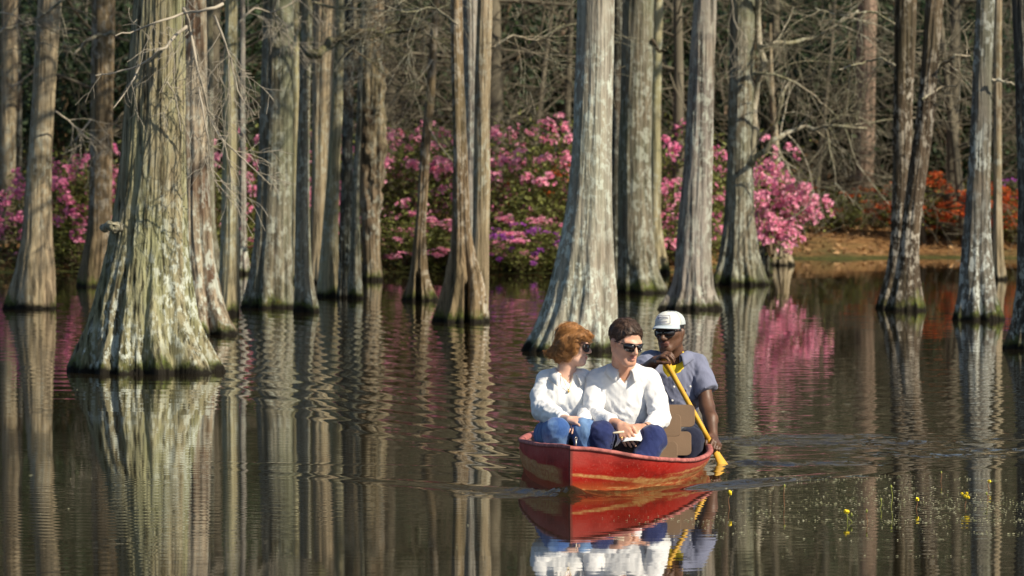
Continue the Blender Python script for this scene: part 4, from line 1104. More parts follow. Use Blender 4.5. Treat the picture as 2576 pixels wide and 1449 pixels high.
# ------------------------------------------------------------------ rounded bodies: smooth unions, meshed
class SDF:
    def __init__(s): s.p = []
    def cone(s, a, b, ra, rb, k=0.02, m=0, sub=False):
        s.p.append(('c', np.array(a, float), np.array(b, float), ra, rb, k, m, sub)); return s
    def chain(s, pts, rs, k=0.02, m=0):
        for i in range(len(pts) - 1): s.cone(pts[i], pts[i + 1], rs[i], rs[i + 1], k, m)
        return s
    def ell(s, c, r, R=None, k=0.02, m=0, sub=False):
        s.p.append(('e', np.array(c, float), np.array(r, float), np.eye(3) if R is None else np.array(R, float), 0, k, m, sub)); return s
    def fn(s, f, lo, hi, k=0.02, m=0, sub=False):
        s.p.append(('f', np.array(lo, float), np.array(hi, float), f, 0, k, m, sub)); return s
    def mesh(s, h, smooth=2, clip=None):
        lo = np.full(3, 1e9); hi = -lo; bb = []
        for q in s.p:
            if q[0] == 'c':
                r = max(q[3], q[4]); a = np.minimum(q[1], q[2]) - r; b = np.maximum(q[1], q[2]) + r
            elif q[0] == 'e':
                e = np.sqrt(((q[3].T * q[2][:, None]) ** 2).sum(0)) if True else 0
                e = np.sqrt(((q[3].T ** 2) @ (q[2] ** 2)))
                a, b = q[1] - e, q[1] + e
            else: a, b = q[1], q[2]
            bb.append((a, b))
            if not q[7]: lo = np.minimum(lo, a); hi = np.maximum(hi, b)
        lo -= 4 * h; hi += 4 * h
        n = np.ceil((hi - lo) / h).astype(int) + 1
        F = np.full(n, 0.5, np.float32); M = np.zeros(n, np.int8)
        ax = [lo[i] + h * np.arange(n[i]) for i in range(3)]
        for q, (a, b) in zip(s.p, bb):
            k = q[5]; mg = k + 3 * h
            i0 = np.maximum(((a - mg - lo) / h).astype(int), 0); i1 = np.minimum(((b + mg - lo) / h).astype(int) + 2, n)
            if (i1 <= i0).any(): continue
            sl = tuple(slice(x, y) for x, y in zip(i0, i1))
            P = np.stack(np.meshgrid(*[ax[i][sl[i]] for i in range(3)], indexing='ij'), -1)
            if q[0] == 'c':
                A, B = q[1], q[2]; d = B - A
                t = np.clip(((P - A) @ d) / max(d @ d, 1e-12), 0, 1)
                dist = np.linalg.norm(P - A - t[..., None] * d, axis=-1) - (q[3] + (q[4] - q[3]) * t)
            elif q[0] == 'e':
                L = (P - q[1]) @ q[3].T if False else (P - q[1]) @ q[3]
                k0 = np.linalg.norm(L / q[2], axis=-1); k1 = np.linalg.norm(L / q[2] ** 2, axis=-1)
                dist = k0 * (k0 - 1) / np.maximum(k1, 1e-9)
            else: dist = q[3](P)
            f = F[sl]
            if q[7]:
                g = -dist; w = np.clip(0.5 - 0.5 * (f - g) / k, 0, 1)
                F[sl] = f * (1 - w) + g * w + k * w * (1 - w)
                if q[6]: M[sl] = np.where(g > f - 0.002, q[6] - 1 if q[6] > 0 else M[sl], M[sl])
            else:
                w = np.clip(0.5 + 0.5 * (f - dist) / k, 0, 1)
                M[sl] = np.where(dist < f, q[6], M[sl])
                F[sl] = f * (1 - w) + dist * w - k * w * (1 - w)
        V, Q, cells = surface_nets(F, lo, h)
        if smooth:
            V = laplace(V, Q, smooth)
        mi = M[cells[:, 0], cells[:, 1], cells[:, 2]]
        fm = mi[Q[:, 0]]
        return V, Q, fm

def surface_nets(F, lo, h):
    S_ = F < 0
    nx, ny, nz = F.shape
    c = [S_[i:nx - 1 + i, j:ny - 1 + j, k:nz - 1 + k] for i in (0, 1) for j in (0, 1) for k in (0, 1)]
    cnt = sum(x.astype(np.int8) for x in c)
    act = (cnt > 0) & (cnt < 8)
    I = np.argwhere(act)
    idx = np.full(act.shape, -1, np.int64); idx[act] = np.arange(len(I))
    acc = np.zeros((len(I), 3)); num = np.zeros(len(I))
    cor = [(i, j, k) for i in (0, 1) for j in (0, 1) for k in (0, 1)]
    for a in range(8):
        for b in range(a + 1, 8):
            d = np.array(cor[b]) - np.array(cor[a])
            if np.abs(d).sum() != 1: continue
            fa = F[I[:, 0] + cor[a][0], I[:, 1] + cor[a][1], I[:, 2] + cor[a][2]]
            fb = F[I[:, 0] + cor[b][0], I[:, 1] + cor[b][1], I[:, 2] + cor[b][2]]
            x = (fa < 0) != (fb < 0)
            t = np.where(x, fa / np.where(x, fa - fb, 1), 0)
            acc += np.where(x[:, None], np.array(cor[a]) + t[:, None] * d, 0); num += x
    V = lo + h * (I + acc / num[:, None])
    Q = []
    for axis in range(3):
        e = [slice(None)] * 3; g = [slice(None)] * 3
        e[axis] = slice(0, -1); g[axis] = slice(1, None)
        A, B = S_[tuple(e)], S_[tuple(g)]
        x = A != B
        u, v = [i for i in range(3) if i != axis]
        E = np.argwhere(x)
        ok = (E[:, u] > 0) & (E[:, v] > 0) & (E[:, u] < F.shape[u] - 1) & (E[:, v] < F.shape[v] - 1)
        E = E[ok]
        q = []
        for du, dv in ((-1, -1), (0, -1), (0, 0), (-1, 0)):
            w = E.copy(); w[:, u] += du; w[:, v] += dv
            q.append(idx[w[:, 0], w[:, 1], w[:, 2]])
        q = np.stack(q, 1)
        inside = A[E[:, 0], E[:, 1], E[:, 2]]
        flip = inside if axis != 1 else ~inside
        q[~flip] = q[~flip][:, ::-1]
        Q.append(q)
    Q = np.concatenate(Q)
    Q = Q[(Q >= 0).all(1)]
    return V, Q, I

def edge_list(Q):
    return np.concatenate([Q[:, [0, 1]], Q[:, [1, 2]], Q[:, [2, 3]], Q[:, [3, 0]]])
def laplace(V, Q, n, w=0.5):
    E = edge_list(Q); N = len(V)
    deg = np.bincount(E.ravel(), minlength=N).astype(float)
    for it in range(n):
        for f in (w, -w * 1.03) if n > 2 else (w,):
            acc = np.stack([np.bincount(E[:, 0], V[E[:, 1], i], N) + np.bincount(E[:, 1], V[E[:, 0], i], N) for i in range(3)], 1)
            V = V + f * (acc / np.maximum(deg, 1)[:, None] - V)
    return V
def normals(V, Q):
    n = np.cross(V[Q[:, 2]] - V[Q[:, 0]], V[Q[:, 3]] - V[Q[:, 1]])
    N = np.stack([sum(np.bincount(Q[:, j], n[:, i], len(V)) for j in range(4)) for i in range(3)], 1)
    return N / (np.linalg.norm(N, axis=1)[:, None] + 1e-12)
# ------------------------------------------------------------------ the three people
def skin_mat(name, c1, c2, rough=0.45):
    t = NT(name)
    n = t.noise(t.coord('Object', (14, 14, 14)), 1.0, 4.0)
    n2 = t.noise(t.coord('Object', (260, 260, 260)), 1.0, 2.0)
    t.bump(n2, 0.12, 0.001)
    t.set(color=t.mix(t.mapr(n, 0.35, 0.65), c1, c2), rough=rough, spec=0.4)
    t.b.inputs['Subsurface Weight'].default_value = 0.12
    t.b.inputs['Subsurface Radius'].default_value = (0.012, 0.005, 0.003)
    t.b.inputs['Subsurface Scale'].default_value = 0.5
    return t.m
SK_W = skin_mat('fair_skin', (0.56, 0.29, 0.19), (0.66, 0.37, 0.26))
SK_F = skin_mat('pale_skin', (0.66, 0.385, 0.28), (0.72, 0.46, 0.35))
SK_B = skin_mat('dark_skin', (0.085, 0.040, 0.022), (0.135, 0.064, 0.036), 0.5)
LIP_W = plain('lips', (0.54, 0.245, 0.19), 0.45, 0.1)
LIP_B = plain('dark_lips', (0.15, 0.065, 0.05), 0.4, 0.1)
EYE = plain('eyes', (0.25, 0.2, 0.17), 0.2, 0.1)
def cloth(name, c, rough=0.85, fine=900, var=0.06, sheen=0.1, bs=0.25):
    t = NT(name)
    v = t.coord('Object')
    n = t.noise(v, 10.0, 4.0); w = t.noise(v, fine, 2.0)
    f = t.noise(t.coord('Object', (34, 34, 12)), 1.0, 4.0, 0.5, 0.8)
    h = t.math('ADD', t.math('MULTIPLY', w, 0.08), f)
    t.bump(h, bs, 0.012)
    return t.set(color=t.mix(t.mapr(n, 0.3, 0.7), tuple(x * (1 - var) for x in c), tuple(min(1, x * (1 + var)) for x in c)), rough=rough, spec=0.2, sheen=sheen)
C_WHITE = cloth('white_cotton', (0.74, 0.735, 0.73))
C_WHITE2 = cloth('cream_white_cotton', (0.77, 0.762, 0.745))
C_BLUE = cloth('lavender_grey_cotton', (0.175, 0.187, 0.265))
C_YEL = cloth('yellow_jersey', (0.80, 0.58, 0.03))
def denim(name, dark, light, amt):
    t = NT(name)
    n = t.noise(t.coord('Object', (9, 9, 5)), 1.0, 4.0); w = t.noise(t.coord('Object', (420, 420, 90)), 1.0, 2.0)
    f = t.noise(t.coord('Object', (20, 20, 14)), 1.0, 4.0, 0.5, 1.0)
    c = t.mix(t.math('MULTIPLY', t.mapr(n, 0.42, 0.66), amt), dark, light)
    c = t.mix(t.mapr(w, 0.5, 0.75, 0, 0.35), c, tuple(min(1, x * 1.8 + 0.02) for x in dark))
    t.bump(t.math('ADD', f, t.math('MULTIPLY', w, 0.1)), 0.35, 0.012)
    return t.set(color=c, rough=0.9, spec=0.15, sheen=0.15)
C_JEAN = denim('washed_blue_denim', (0.035, 0.085, 0.24), (0.20, 0.33, 0.52), 0.75)
C_NAVY = denim('dark_blue_denim', (0.012, 0.018, 0.075), (0.035, 0.05, 0.15), 0.6)
C_NAVY2 = denim('navy_work_trousers', (0.012, 0.014, 0.03), (0.03, 0.035, 0.07), 0.5)
def hair_mat(name, c1, c2, sc=(1, 1, 1), rough=0.42):
    t = NT(name)
    a = t.n('Attribute'); a.attribute_name = 'strand'
    n = t.noise(a.outputs['Vector'], 1.0, 5.0, 0.7)
    t.bump(n, 0.8, 0.01)
    return t.set(color=t.ramp(n, [(0.30, c1), (0.68, c2)]), rough=rough, spec=0.5)
H_DARK = hair_mat('dark_brown_hair', (0.014, 0.008, 0.006), (0.12, 0.068, 0.042))
H_RED = hair_mat('auburn_hair', (0.12, 0.044, 0.013), (0.60, 0.29, 0.095))
H_BLACK = hair_mat('black_hair', (0.006, 0.005, 0.005), (0.02, 0.017, 0.015), rough=0.6)
LENS = NT('dark_lens').set(color=(0.012, 0.008, 0.008), rough=0.06, spec=0.8)
FRAME = NT('black_frame').set(color=(0.015, 0.013, 0.012), rough=0.25, spec=0.6)
GOLD = NT('gold').set(color=(0.75, 0.50, 0.16), rough=0.3, metal=1.0)
BUTTON = NT('pearl_button').set(color=(0.75, 0.73, 0.68), rough=0.3)

def basis(yaw, pitch, roll=0.0):
    """head frame: yaw>0 turns the face to picture right, pitch>0 looks down; rows are side, forward, up"""
    f = np.array((sin(yaw) * cos(pitch), -cos(yaw) * cos(pitch), -sin(pitch)))
    sd = np.array((cos(yaw), sin(yaw), 0.0))          # towards picture right for a face turned to us
    u = np.cross(sd, f) * 1.0
    if u[2] < 0: u = -u
    c, s = cos(roll), sin(roll)
    sd, u = sd * c + u * s, u * c - sd * s
    return np.array((sd, f, u))
class Head:
    def __init__(s, c, yaw, pitch, roll=0.0, sc=1.0): s.c = np.array(c, float); s.B = basis(yaw, pitch, roll); s.k = sc
    def w(s, x, f, u): return s.c + s.k * (np.array((x, f, u)) @ s.B)
    def loc(s, P): return ((P - s.c) @ s.B.T) / s.k
    def ell(s, S_, c, r, k=0.012, m=0, sub=False):
        S_.ell(s.w(*c), np.array(r) * s.k, s.B.T, k, m, sub)
    def cone(s, S_, a, b, ra, rb, k=0.012, m=0, sub=False):
        S_.cone(s.w(*a), s.w(*b), ra * s.k, rb * s.k, k, m, sub)

def add_head(S_, H, neck_base, neck_r=0.055, nose=1.0, lips=1.0, jaw=1.0):
    H.ell(S_, (0, -.014, .034), (.075, .098, .088), .02)
    H.ell(S_, (0, .030, -.040), (.058 * jaw, .060, .078), .03)
    H.cone(S_, (-.014, .070, -.100), (.014, .070, -.100), .019, .019, .02)
    for x in (-1, 1):
        H.cone(S_, (x * .054 * jaw, -.012, -.050), (x * .018, .062, -.102), .019, .018, .028)
        H.cone(S_, (x * .040, .060, -.018), (x * .056, .030, -.012), .021, .018, .02)
        H.cone(S_, (x * .012, .086, .016), (x * .050, .066, .018), .012, .012, .014)
        H.ell(S_, (x * .032, .098, -.006), (.017, .016, .012), .012, 0, True)
        H.ell(S_, (x * .031, .076, -.005), (.0135, .0135, .0135), .004, 2)
        H.ell(S_, (x * .078, -.012, -.014), (.008, .019, .032), .008)
        H.ell(S_, (x * .086, -.016, -.006), (.006, .012, .022), .006)
        H.cone(S_, (x * .012 * nose, .102, -.040), (x * .011 * nose, .098, -.040), .009 * nose, .008, .007)
    H.cone(S_, (0, .090, .010), (0, .117, -.034), .0085, .0115 * nose, .012)
    H.ell(S_, (0, .0935, -.0655), (.024 * lips, .011, .0065 * lips), .004, 1)
    H.ell(S_, (0, .0915, -.0775), (.021 * lips, .011, .0078 * lips), .004, 1)
    H.ell(S_, (0, .1000, -.0712), (.020, .006, .0012), .003, 0, True)
    S_.cone(H.w(0, -.025, -.055), neck_base, neck_r * .95, neck_r * 1.08, .03)

def add_hand(S_, wrist, d, n, thumb, size=1.0, curl=0.6, spread=0.12, m=0, curls=None, tcurl=0.4):
    """d: along the palm, n: the way the palm faces, thumb: the side the thumb leaves"""
    d = np.array(d, float); d /= np.linalg.norm(d)
    n = np.array(n, float); n -= d * d.dot(n); n /= np.linalg.norm(n)
    t = np.cross(d, n); t *= np.sign(t.dot(np.array(thumb, float))) or 1
    w = np.array(wrist, float)
    z = size
    tips = []
    for i, (o, ln) in enumerate(zip((.030, .010, -.010, -.029), (.072, .080, .074, .058))):
        kn = w + z * (d * (.088 - .006 * abs(i - 1)) + t * o)
        S_.cone(w + t * o * .55 * z + d * .01 * z, kn, .0145 * z, .0115 * z, .012, m)
        cu = curl if curls is None else curls[i]
        dd = d + t * spread * (1.5 - i) * .5; dd /= np.linalg.norm(dd); p = kn; r = .0098 * z
        a = 0.0
        for sg, fr in ((.45, .9), (.31, 1.1), (.24, .7)):
            a += cu * fr
            q = p + z * ln * sg * (dd * cos(a) + n * sin(a))
            S_.cone(p, q, r, r * .88, .003, m); p = q; r *= .9
        tips.append(p)
    b = w + z * (d * .022 + t * .026)
    q1 = b + z * .042 * (d * .72 + t * .62 + n * .25) / np.linalg.norm(d * .72 + t * .62 + n * .25)
    v = d * (.95) + t * (.15 - tcurl * .4) + n * tcurl; v /= np.linalg.norm(v)
    q2 = q1 + z * .034 * v
    v2 = d * .9 + t * (-.1 - tcurl * .5) + n * tcurl * 1.2; v2 /= np.linalg.norm(v2)
    q3 = q2 + z * .027 * v2
    S_.chain([w + d * .01 * z + t * .01 * z, b, q1], [.014 * z, .0145 * z, .0125 * z], .01, m)
    S_.chain([q1, q2, q3], [.0118 * z, .0105 * z, .0088 * z], .004, m)
    return tips

def finish(S_, name, mats, root, h, smooth=3, disp=None, attr=None):
    V, Q, fm = S_.mesh(h, smooth)
    if disp is not None:
        N = normals(V, Q); V = V + N * disp(V, N)[:, None]
        V = laplace(V, Q, 2, 0.4)
    A = attr(V) if attr is not None else None
    o = obj(name, V, Q, mats, root, True, np.minimum(fm, len(mats) - 1), world=True)
    if A is not None:
        at_ = o.data.attributes.new('strand', 'FLOAT_VECTOR', 'POINT')
        at_.data.foreach_set('vector', np.asarray(A, np.float32).ravel())
    o['_'] = 0; del o['_']
    finish.last = (V, Q)
    return o

from mathutils.bvhtree import BVHTree
def strands(V, Q, flow, n, length, r, seed, name, mat, root, lift=.002, steps=7, keep=None, jitter=.22, tones=60):
    """single strands combed over a hair volume along flow(points, normals)"""
    rng = np.random.RandomState(seed)
    bvh = BVHTree.FromPolygons([tuple(v) for v in V], [tuple(int(i) for i in q) for q in Q])
    N = normals(V, Q); mb = MB(); k = 0
    ids = rng.randint(0, len(V), n * 3)
    for i in ids:
        if k >= n: break
        p = V[i].copy()
        if keep is not None and not keep(p): continue
        nn = N[i]; P = []; ln = length * rng.uniform(.5, 1.3); up = lift * rng.uniform(-.2, 1.4)
        jit = rng.normal(size=3) * jitter
        for s_ in range(steps):
            P.append(p + nn * (up + lift * 1.2 * (s_ / steps) ** 2 * rng.rand()))
            d = flow(p, nn) + jit; d = d - nn * d.dot(nn); d /= np.linalg.norm(d) + 1e-9
            q = p + d * ln / steps
            hit = bvh.find_nearest(Vector(q))
            if hit[0] is None: break
            q2 = np.array(hit[0]); 
            w = .85 if s_ < steps - 2 else .45
            p = q2 * w + q * (1 - w); nn = np.array(hit[1])
        if len(P) < 3: continue
        add_tube(mb, np.array(P), r * rng.uniform(.6, 1.2) * np.concatenate([[.5], np.ones(len(P) - 3), [.7, .3]]), 3, cap=False); k += 1
    o = mb.build(name, mat, root, world=True); o['kind'] = 'stuff'
    a_ = o.data.attributes.new('strand', 'FLOAT_VECTOR', 'POINT')
    # one tone per strand
    m = len(o.data.vertices); per = steps * 3
    co = np.empty(m * 3, np.float32); o.data.vertices.foreach_get('co', co); co = co.reshape(-1, 3)[::per]
    tone = np.repeat(rng.uniform(0, 1.2, len(co)) + 5 * pnoise(co * 38) , per)[:m]
    a_.data.foreach_set('vector', np.stack([tone, tone * 1.7, np.zeros(m)], 1).astype(np.float32).ravel())
    return o

def fold_fn(amp, seed, joints=(), base=0.5):
    """cloth folds: creases hanging from the shoulders and gathered at the joints, sharp on top and soft between"""
    def ridge(p):
        return (1 - np.minimum(np.abs(pnoise(p)) * 3.2, 1)) ** 1.6
    def f(V, N):
        w = pnoise(V * 6 + seed); w2 = pnoise(V * 6 + seed + 50)
        a = V * np.array((24, 16, 5.5)); a[:, 0] += w * 2.4 + V[:, 2] * 9; a[:, 2] += w2 * 1.0
        b = V * np.array((13, 11, 20.0)); b[:, 2] += w * 2.2 + V[:, 0] * 18; b[:, 0] += w2 * 1.5
        c = V * np.array((13, 11, 20.0)); c[:, 2] += w2 * 2.2 - V[:, 0] * 20; c[:, 0] += w * 1.5
        g = np.zeros(len(V))
        for q, r in joints:
            g = np.maximum(g, np.exp(-((V - q) ** 2).sum(1) / r ** 2))
        return amp * ((0.55 + base - 0.5 * g) * ridge(a + seed) + (0.25 + 1.1 * g) * ridge(b + seed * 3) + (0.15 + 0.9 * g) * ridge(c + seed * 5) - 0.25 + 0.4 * w)
    return f

def collar(name, mat, root, c, r, up, fwd, h=0.036, fall=0.032, gap=35, tip=0.03, tilt=0.25, flare=0.012, drop=0.035):
    """turned down shirt collar round the neck, open at the front"""
    up = np.array(up, float); up /= np.linalg.norm(up); fwd = np.array(fwd, float); fwd -= up * up.dot(fwd); fwd /= np.linalg.norm(fwd)
    sd = np.cross(fwd, up)
    n = 44
    th = np.linspace(radians(gap), radians(360 - gap), n)
    rows = []
    fr = np.clip((np.cos(th) + 0.2) / 1.2, 0, 1)          # 1 at the front
    for rr_, zz in ((r, -.012), (r * .99, h * .55), (r * 1.02, h), (r * 1.10, h * 1.02), (r * 1.22 + flare * .6, h * .55), (r * 1.34 + flare, h - fall)):
        rad = np.full(n, rr_); z = np.full(n, zz)
        z = z - drop * fr ** 2 * (1.0)
        if zz == h - fall: z = z - tip * fr ** 3; rad = rad + 0.006 * fr
        P = c + (fwd * np.cos(th)[:, None] + sd * np.sin(th)[:, None]) * rad[:, None] + up * z[:, None]
        P = P + fwd * (tilt * 0.03 * fr)[:, None]
        rows.append(P)
    V = np.concatenate(rows); F = grid_faces(len(rows), n)
    o = obj(name, V, F, mat, root, True, world=True)
    m = o.modifiers.new('thickness', 'SOLIDIFY'); m.thickness = 0.004; m.offset = 0
    return o

def glasses(H, root, lens_h=.021, lens_w=.030, drop=.35, f0=.104, u0=-.004, mat=None):
    """sunglasses with teardrop lenses, a bridge and two side pieces"""
    g = bpy.data.objects.new('sunglasses', None); COL.objects.link(g); g.parent = root
    for x in (-1, 1):
        a = np.linspace(0, 2 * pi, 22, endpoint=False)
        ox = lens_w * np.sign(np.cos(a)) * np.abs(np.cos(a)) ** .75
        oy = lens_h * np.sign(np.sin(a)) * np.abs(np.sin(a)) ** .75
        oy = np.where(oy < 0, oy * (1 + drop), oy)
        ox = ox * (1 - .12 * (oy < 0) * np.abs(oy) / lens_h)
        def wp(px, py, out):
            X = x * .0345 + px
            f = f0 - .9 * max(abs(X) - .01, 0) ** 1.6 * 4.0 + out
            return H.w(X, f, u0 + py)
        mb = MB()
        front = np.array([wp(p, q, .002) for p, q in zip(ox, oy)]); backv = np.array([wp(p, q, -.001) for p, q in zip(ox, oy)])
        c0 = wp(0, -.002, .006); c1 = wp(0, -.002, -.001)
        n = 22; V = np.concatenate([front, backv, [c0], [c1]]); i = np.arange(n); k = (i + 1) % n
        mb.add(V, np.concatenate([np.stack([i, k, np.full(n, 2 * n)], -1), np.stack([k + n, i + n, np.full(n, 2 * n + 1)], -1)]))
        mb.F4.append(np.stack([i, i + n, k + n, k], -1)); mb.m4.append(np.zeros(n, int))
        mb.build('lens', mat or LENS, g, world=True)
        fr = MB()
        loop = np.array([wp(p * 1.04, q * 1.05, .001) for p, q in zip(ox, oy)]); loop = np.concatenate([loop, loop[:1]])
        add_tube(fr, loop, .0022 * H.k, 6, cap=False)
        fr.build('lens_rim', FRAME, g, world=True)
        tp = MB()
        add_tube(tp, spline([H.w(x * .066, f0 - .030, u0 + .012), H.w(x * .076, f0 - .06, u0 + .010), H.w(x * .079, .0, u0 + .006), H.w(x * .080, -.02, u0 - .004)], 10), .0026 * H.k, 6)
        tp.build('temple', FRAME, g, world=True)
    br = MB()
    add_tube(br, spline([H.w(-.012, f0 + .002, u0 + .012), H.w(0, f0 + .006, u0 + .014), H.w(.012, f0 + .002, u0 + .012)], 6), .0030 * H.k, 6)
    add_tube(br, spline([H.w(-.040, f0 - .004, u0 + .021), H.w(0, f0 + .004, u0 + .0215), H.w(.040, f0 - .004, u0 + .021)], 8), .0024 * H.k, 6)
    br.build('bridge', FRAME, g, world=True)
    return g

def V_(px, py, Y): return at(px, py, Y)

# ---- the man in the middle
def build_man():
    Y = 30.38
    root = empty('person', V_(624, 440, 30.5), 'dark haired person in white shirt and dark jeans, holding a paper in the boat', 'person')
    H = Head(V_(626.0, 342.0, 30.30), radians(33), radians(14), radians(-3), .945)
    nb = V_(623, 375, 30.40)
    shL, shR = V_(597, 379.5, 30.42), V_(650, 379.5, 30.42)
    elL, elR = V_(594.0, 416, 30.27), V_(660.0, 418, 30.30)
    cuL, cuR = V_(611, 422, 30.06), V_(650, 427.5, 30.08)
    wrL, wrR = V_(620, 425.5, 30.00), V_(643.5, 428.5, 30.03)
    B = SDF()
    add_head(B, H, nb, .056, jaw=1.06)
    B.ell(V_(623, 392, 30.42), (.122, .086, .14), k=.03)
    B.ell(V_(624, 412, 30.46), (.115, .088, .12), k=.03)
    B.cone(V_(614, 375, 30.41), shL, .046, .036, .03); B.cone(V_(633, 375, 30.41), shR, .046, .036, .03)
    B.chain([shL, elL], [.036, .030], .03); B.chain([shR, elR], [.036, .030], .03)
    B.chain([elL, cuL, wrL], [.030, .034, .027], .02); B.chain([elR, cuR, wrR], [.030, .034, .027], .02)
    B.cone(V_(612, 436, 30.48), V_(601, 434, 29.97), .07, .05, .03); B.cone(V_(637, 436, 30.48), V_(653, 439, 29.97), .07, .05, .03)
    add_hand(B, wrL, V_(627, 437, 29.93) - wrL, (.25, .75, -.35), (.8, -.2, .4), .98, .42, .10)
    add_hand(B, wrR, V_(632, 431.5, 29.97) - wrR, (-.1, .6, -.75), (-.2, -.4, .8), .98, .55, .08)
    finish(B, 'body', [SK_W, LIP_W, EYE], root, .0044, 2)
    # shirt
    s = SDF()
    s.ell(V_(623, 390, 30.42), (.142, .100, .158), k=.04)
    s.ell(V_(625, 412, 30.44), (.146, .115, .14), k=.05)
    s.cone(V_(614, 377, 30.41), shL, .056, .054, .04); s.cone(V_(633, 377, 30.41), shR, .056, .054, .04)
    s.chain([shL, V_(594, 398, 30.36), elL], [.054, .055, .050], .012); s.chain([shR, V_(656, 398, 30.36), elR], [.054, .056, .052], .012)
    s.chain([elL, cuL], [.050, .042], .015); s.chain([elR, cuR], [.052, .042], .015)
    # the open neck
    vt = V_(624.5, 384, 30.25)
    fw = np.array((.12, -1, .25)); fw /= np.linalg.norm(fw)
    def vcut(P):
        L = P - vt
        z = L[..., 2]; x = L[..., 0]
        return np.maximum(np.maximum(np.abs(x) - 0.62 * np.maximum(z, -.02) - .004, L[..., 1] - 0.12), -z - .01)
    s.fn(vcut, vt + (-.09, -.10, -.02), vt + (.09, .13, .11), .008, 0, True)
    s.cone(V_(623, 377, 30.41), V_(623, 358, 30.38), .060, .060, .01, 0, True)
    finish(s, 'shirt', [C_WHITE], root, .0062, 2, fold_fn(.0052, 3.0, [(elL, .10), (elR, .12), (shL, .08), (shR, .08), (V_(622, 416, 30.33), .10)]))
    collar('shirt_collar', C_WHITE, root, V_(623, 371.5, 30.40), .068, (0.02, .25, 1), fw, .036, .044, 26, .036, .2, .014, .050)
    # placket and pocket edges, buttons
    pk = MB()
    P = spline([V_(624.8, 385, 30.293), V_(625.5, 398, 30.292), V_(626, 412, 30.300), V_(626.5, 422, 30.315)], 14)
    # cuffs
    for c, w, nm in ((cuL, wrL, 0), (cuR, wrR, 1)):
        d = (w - c) / np.linalg.norm(w - c); mb = MB()
        add_tube(mb, [c - d * .022, c - d * .016, c + d * .012, c + d * .016], [.041, .044, .043, .038], 18)
        mb.build('cuff', C_WHITE, root, world=True)
    t = SDF()
    t.ell(V_(624, 437, 30.50), (.165, .13, .085), k=.04)
    kL, kR = V_(600.5, 434.5, 29.96), V_(652.5, 439.5, 29.98)
    t.chain([V_(612, 437, 30.46), kL, V_(598.5, 462, 29.98), V_(598, 476, 30.0)], [.088, .066, .060, .058], .03)
    t.chain([V_(637, 438, 30.46), kR, V_(641, 466, 29.90), V_(638, 476, 29.92)], [.088, .068, .062, .060], .03)
    finish(t, 'trousers', [C_NAVY], root, .0075, 2, fold_fn(.006, 9.0, [(kL, .10), (kR, .10)], .4))
    # short brown hair
    h = SDF()
    def hairline(f):
        return np.interp(f, [-.12, -.09, -.045, -.012, .004, .022, .040, .062, .085, .11], [-.085, -.085, -.055, .012, .020, -.006, .030, .060, .072, .076])
    def hf(P):
        L = H.loc(P); x, f, u = L[..., 0], L[..., 1], L[..., 2]
        q = np.stack([x / .083, (f + .016) / .108, (u - .040) / .094], -1)
        k0 = np.linalg.norm(q, axis=-1); k1 = np.linalg.norm(np.stack([q[..., 0] / .083, q[..., 1] / .108, q[..., 2] / .094], -1), axis=-1)
        d = k0 * (k0 - 1) / np.maximum(k1, 1e-9)
        th_ = np.arctan2(f + .016, x)
        st = pnoise(np.stack([th_ * 7 + u * 12, u * 30, x * 20], -1)) * .006 + pnoise(np.stack([x * 55 + u * 25, f * 28, u * 34], -1)) * .006
        part = .012 * np.exp(-((x + .03) / .03) ** 2) * (f > 0)
        d = d - st - part * 0
        g = (hairline(f) + .012 * pnoise(np.stack([x * 60, f * 20, x * 0 + 2], -1)) - u) * .75
        return np.maximum(d, g) * H.k
    h.fn(hf, H.c - .17, H.c + .17, .004)
    finish(h, 'hair', [H_DARK], root, .0042, 1, None, lambda V: H.loc(V) * np.array((60, 26, 40)) + np.stack([H.loc(V)[:, 2] * 60, 0 * V[:, 0], 0 * V[:, 0]], 1))
    def flow(p, n_):
        x, f, u = H.loc(p[None])[0]
        d = np.array((1.1 * np.sign(x + .03) * (.4 + abs(x + .03) * 9), -.5 + 1.4 * (f > .03), -.45 - 9 * max(abs(x) - .05, 0)))
        return d @ H.B
    strands(*finish.last, flow, 1300, .034, .0013, 8, 'loose_locks', H_DARK, root, .0035, jitter=.40)
    glasses(H, root, .019, .029, .35, .106, -.004)
    mb = MB()
    a = np.linspace(radians(-85), radians(85), 22)
    fwd = np.array((.1, -1, 0)); nk = V_(623, 375, 30.40)
    add_tube(mb, np.array([nk + np.array((.062 * sin(t_), -.070 * cos(t_), .012 - .035 * cos(t_) ** 2)) for t_ in a]), .0013, 5)
    mb.build('necklace', GOLD, root, world=True)
    mb = MB()
    c = V_(621, 437.5, 29.905); a = np.linspace(0, 2 * pi, 13)
    add_tube(mb, np.stack([c[0] + .0105 * np.cos(a), c[1] + .0105 * np.sin(a), c[2] + .002 * np.cos(a)], 1), .0022, 5, cap=False)
    mb.build('ring', GOLD, root, world=True)
    wb = MB(); d = (wrR - cuR) / np.linalg.norm(wrR - cuR)
    add_tube(wb, [wrR - d * .010, wrR - d * .002], [.0305, .030], 14, cap=False)
    wb.build('watch_strap', FRAME, root, world=True)
    return H
build_man()
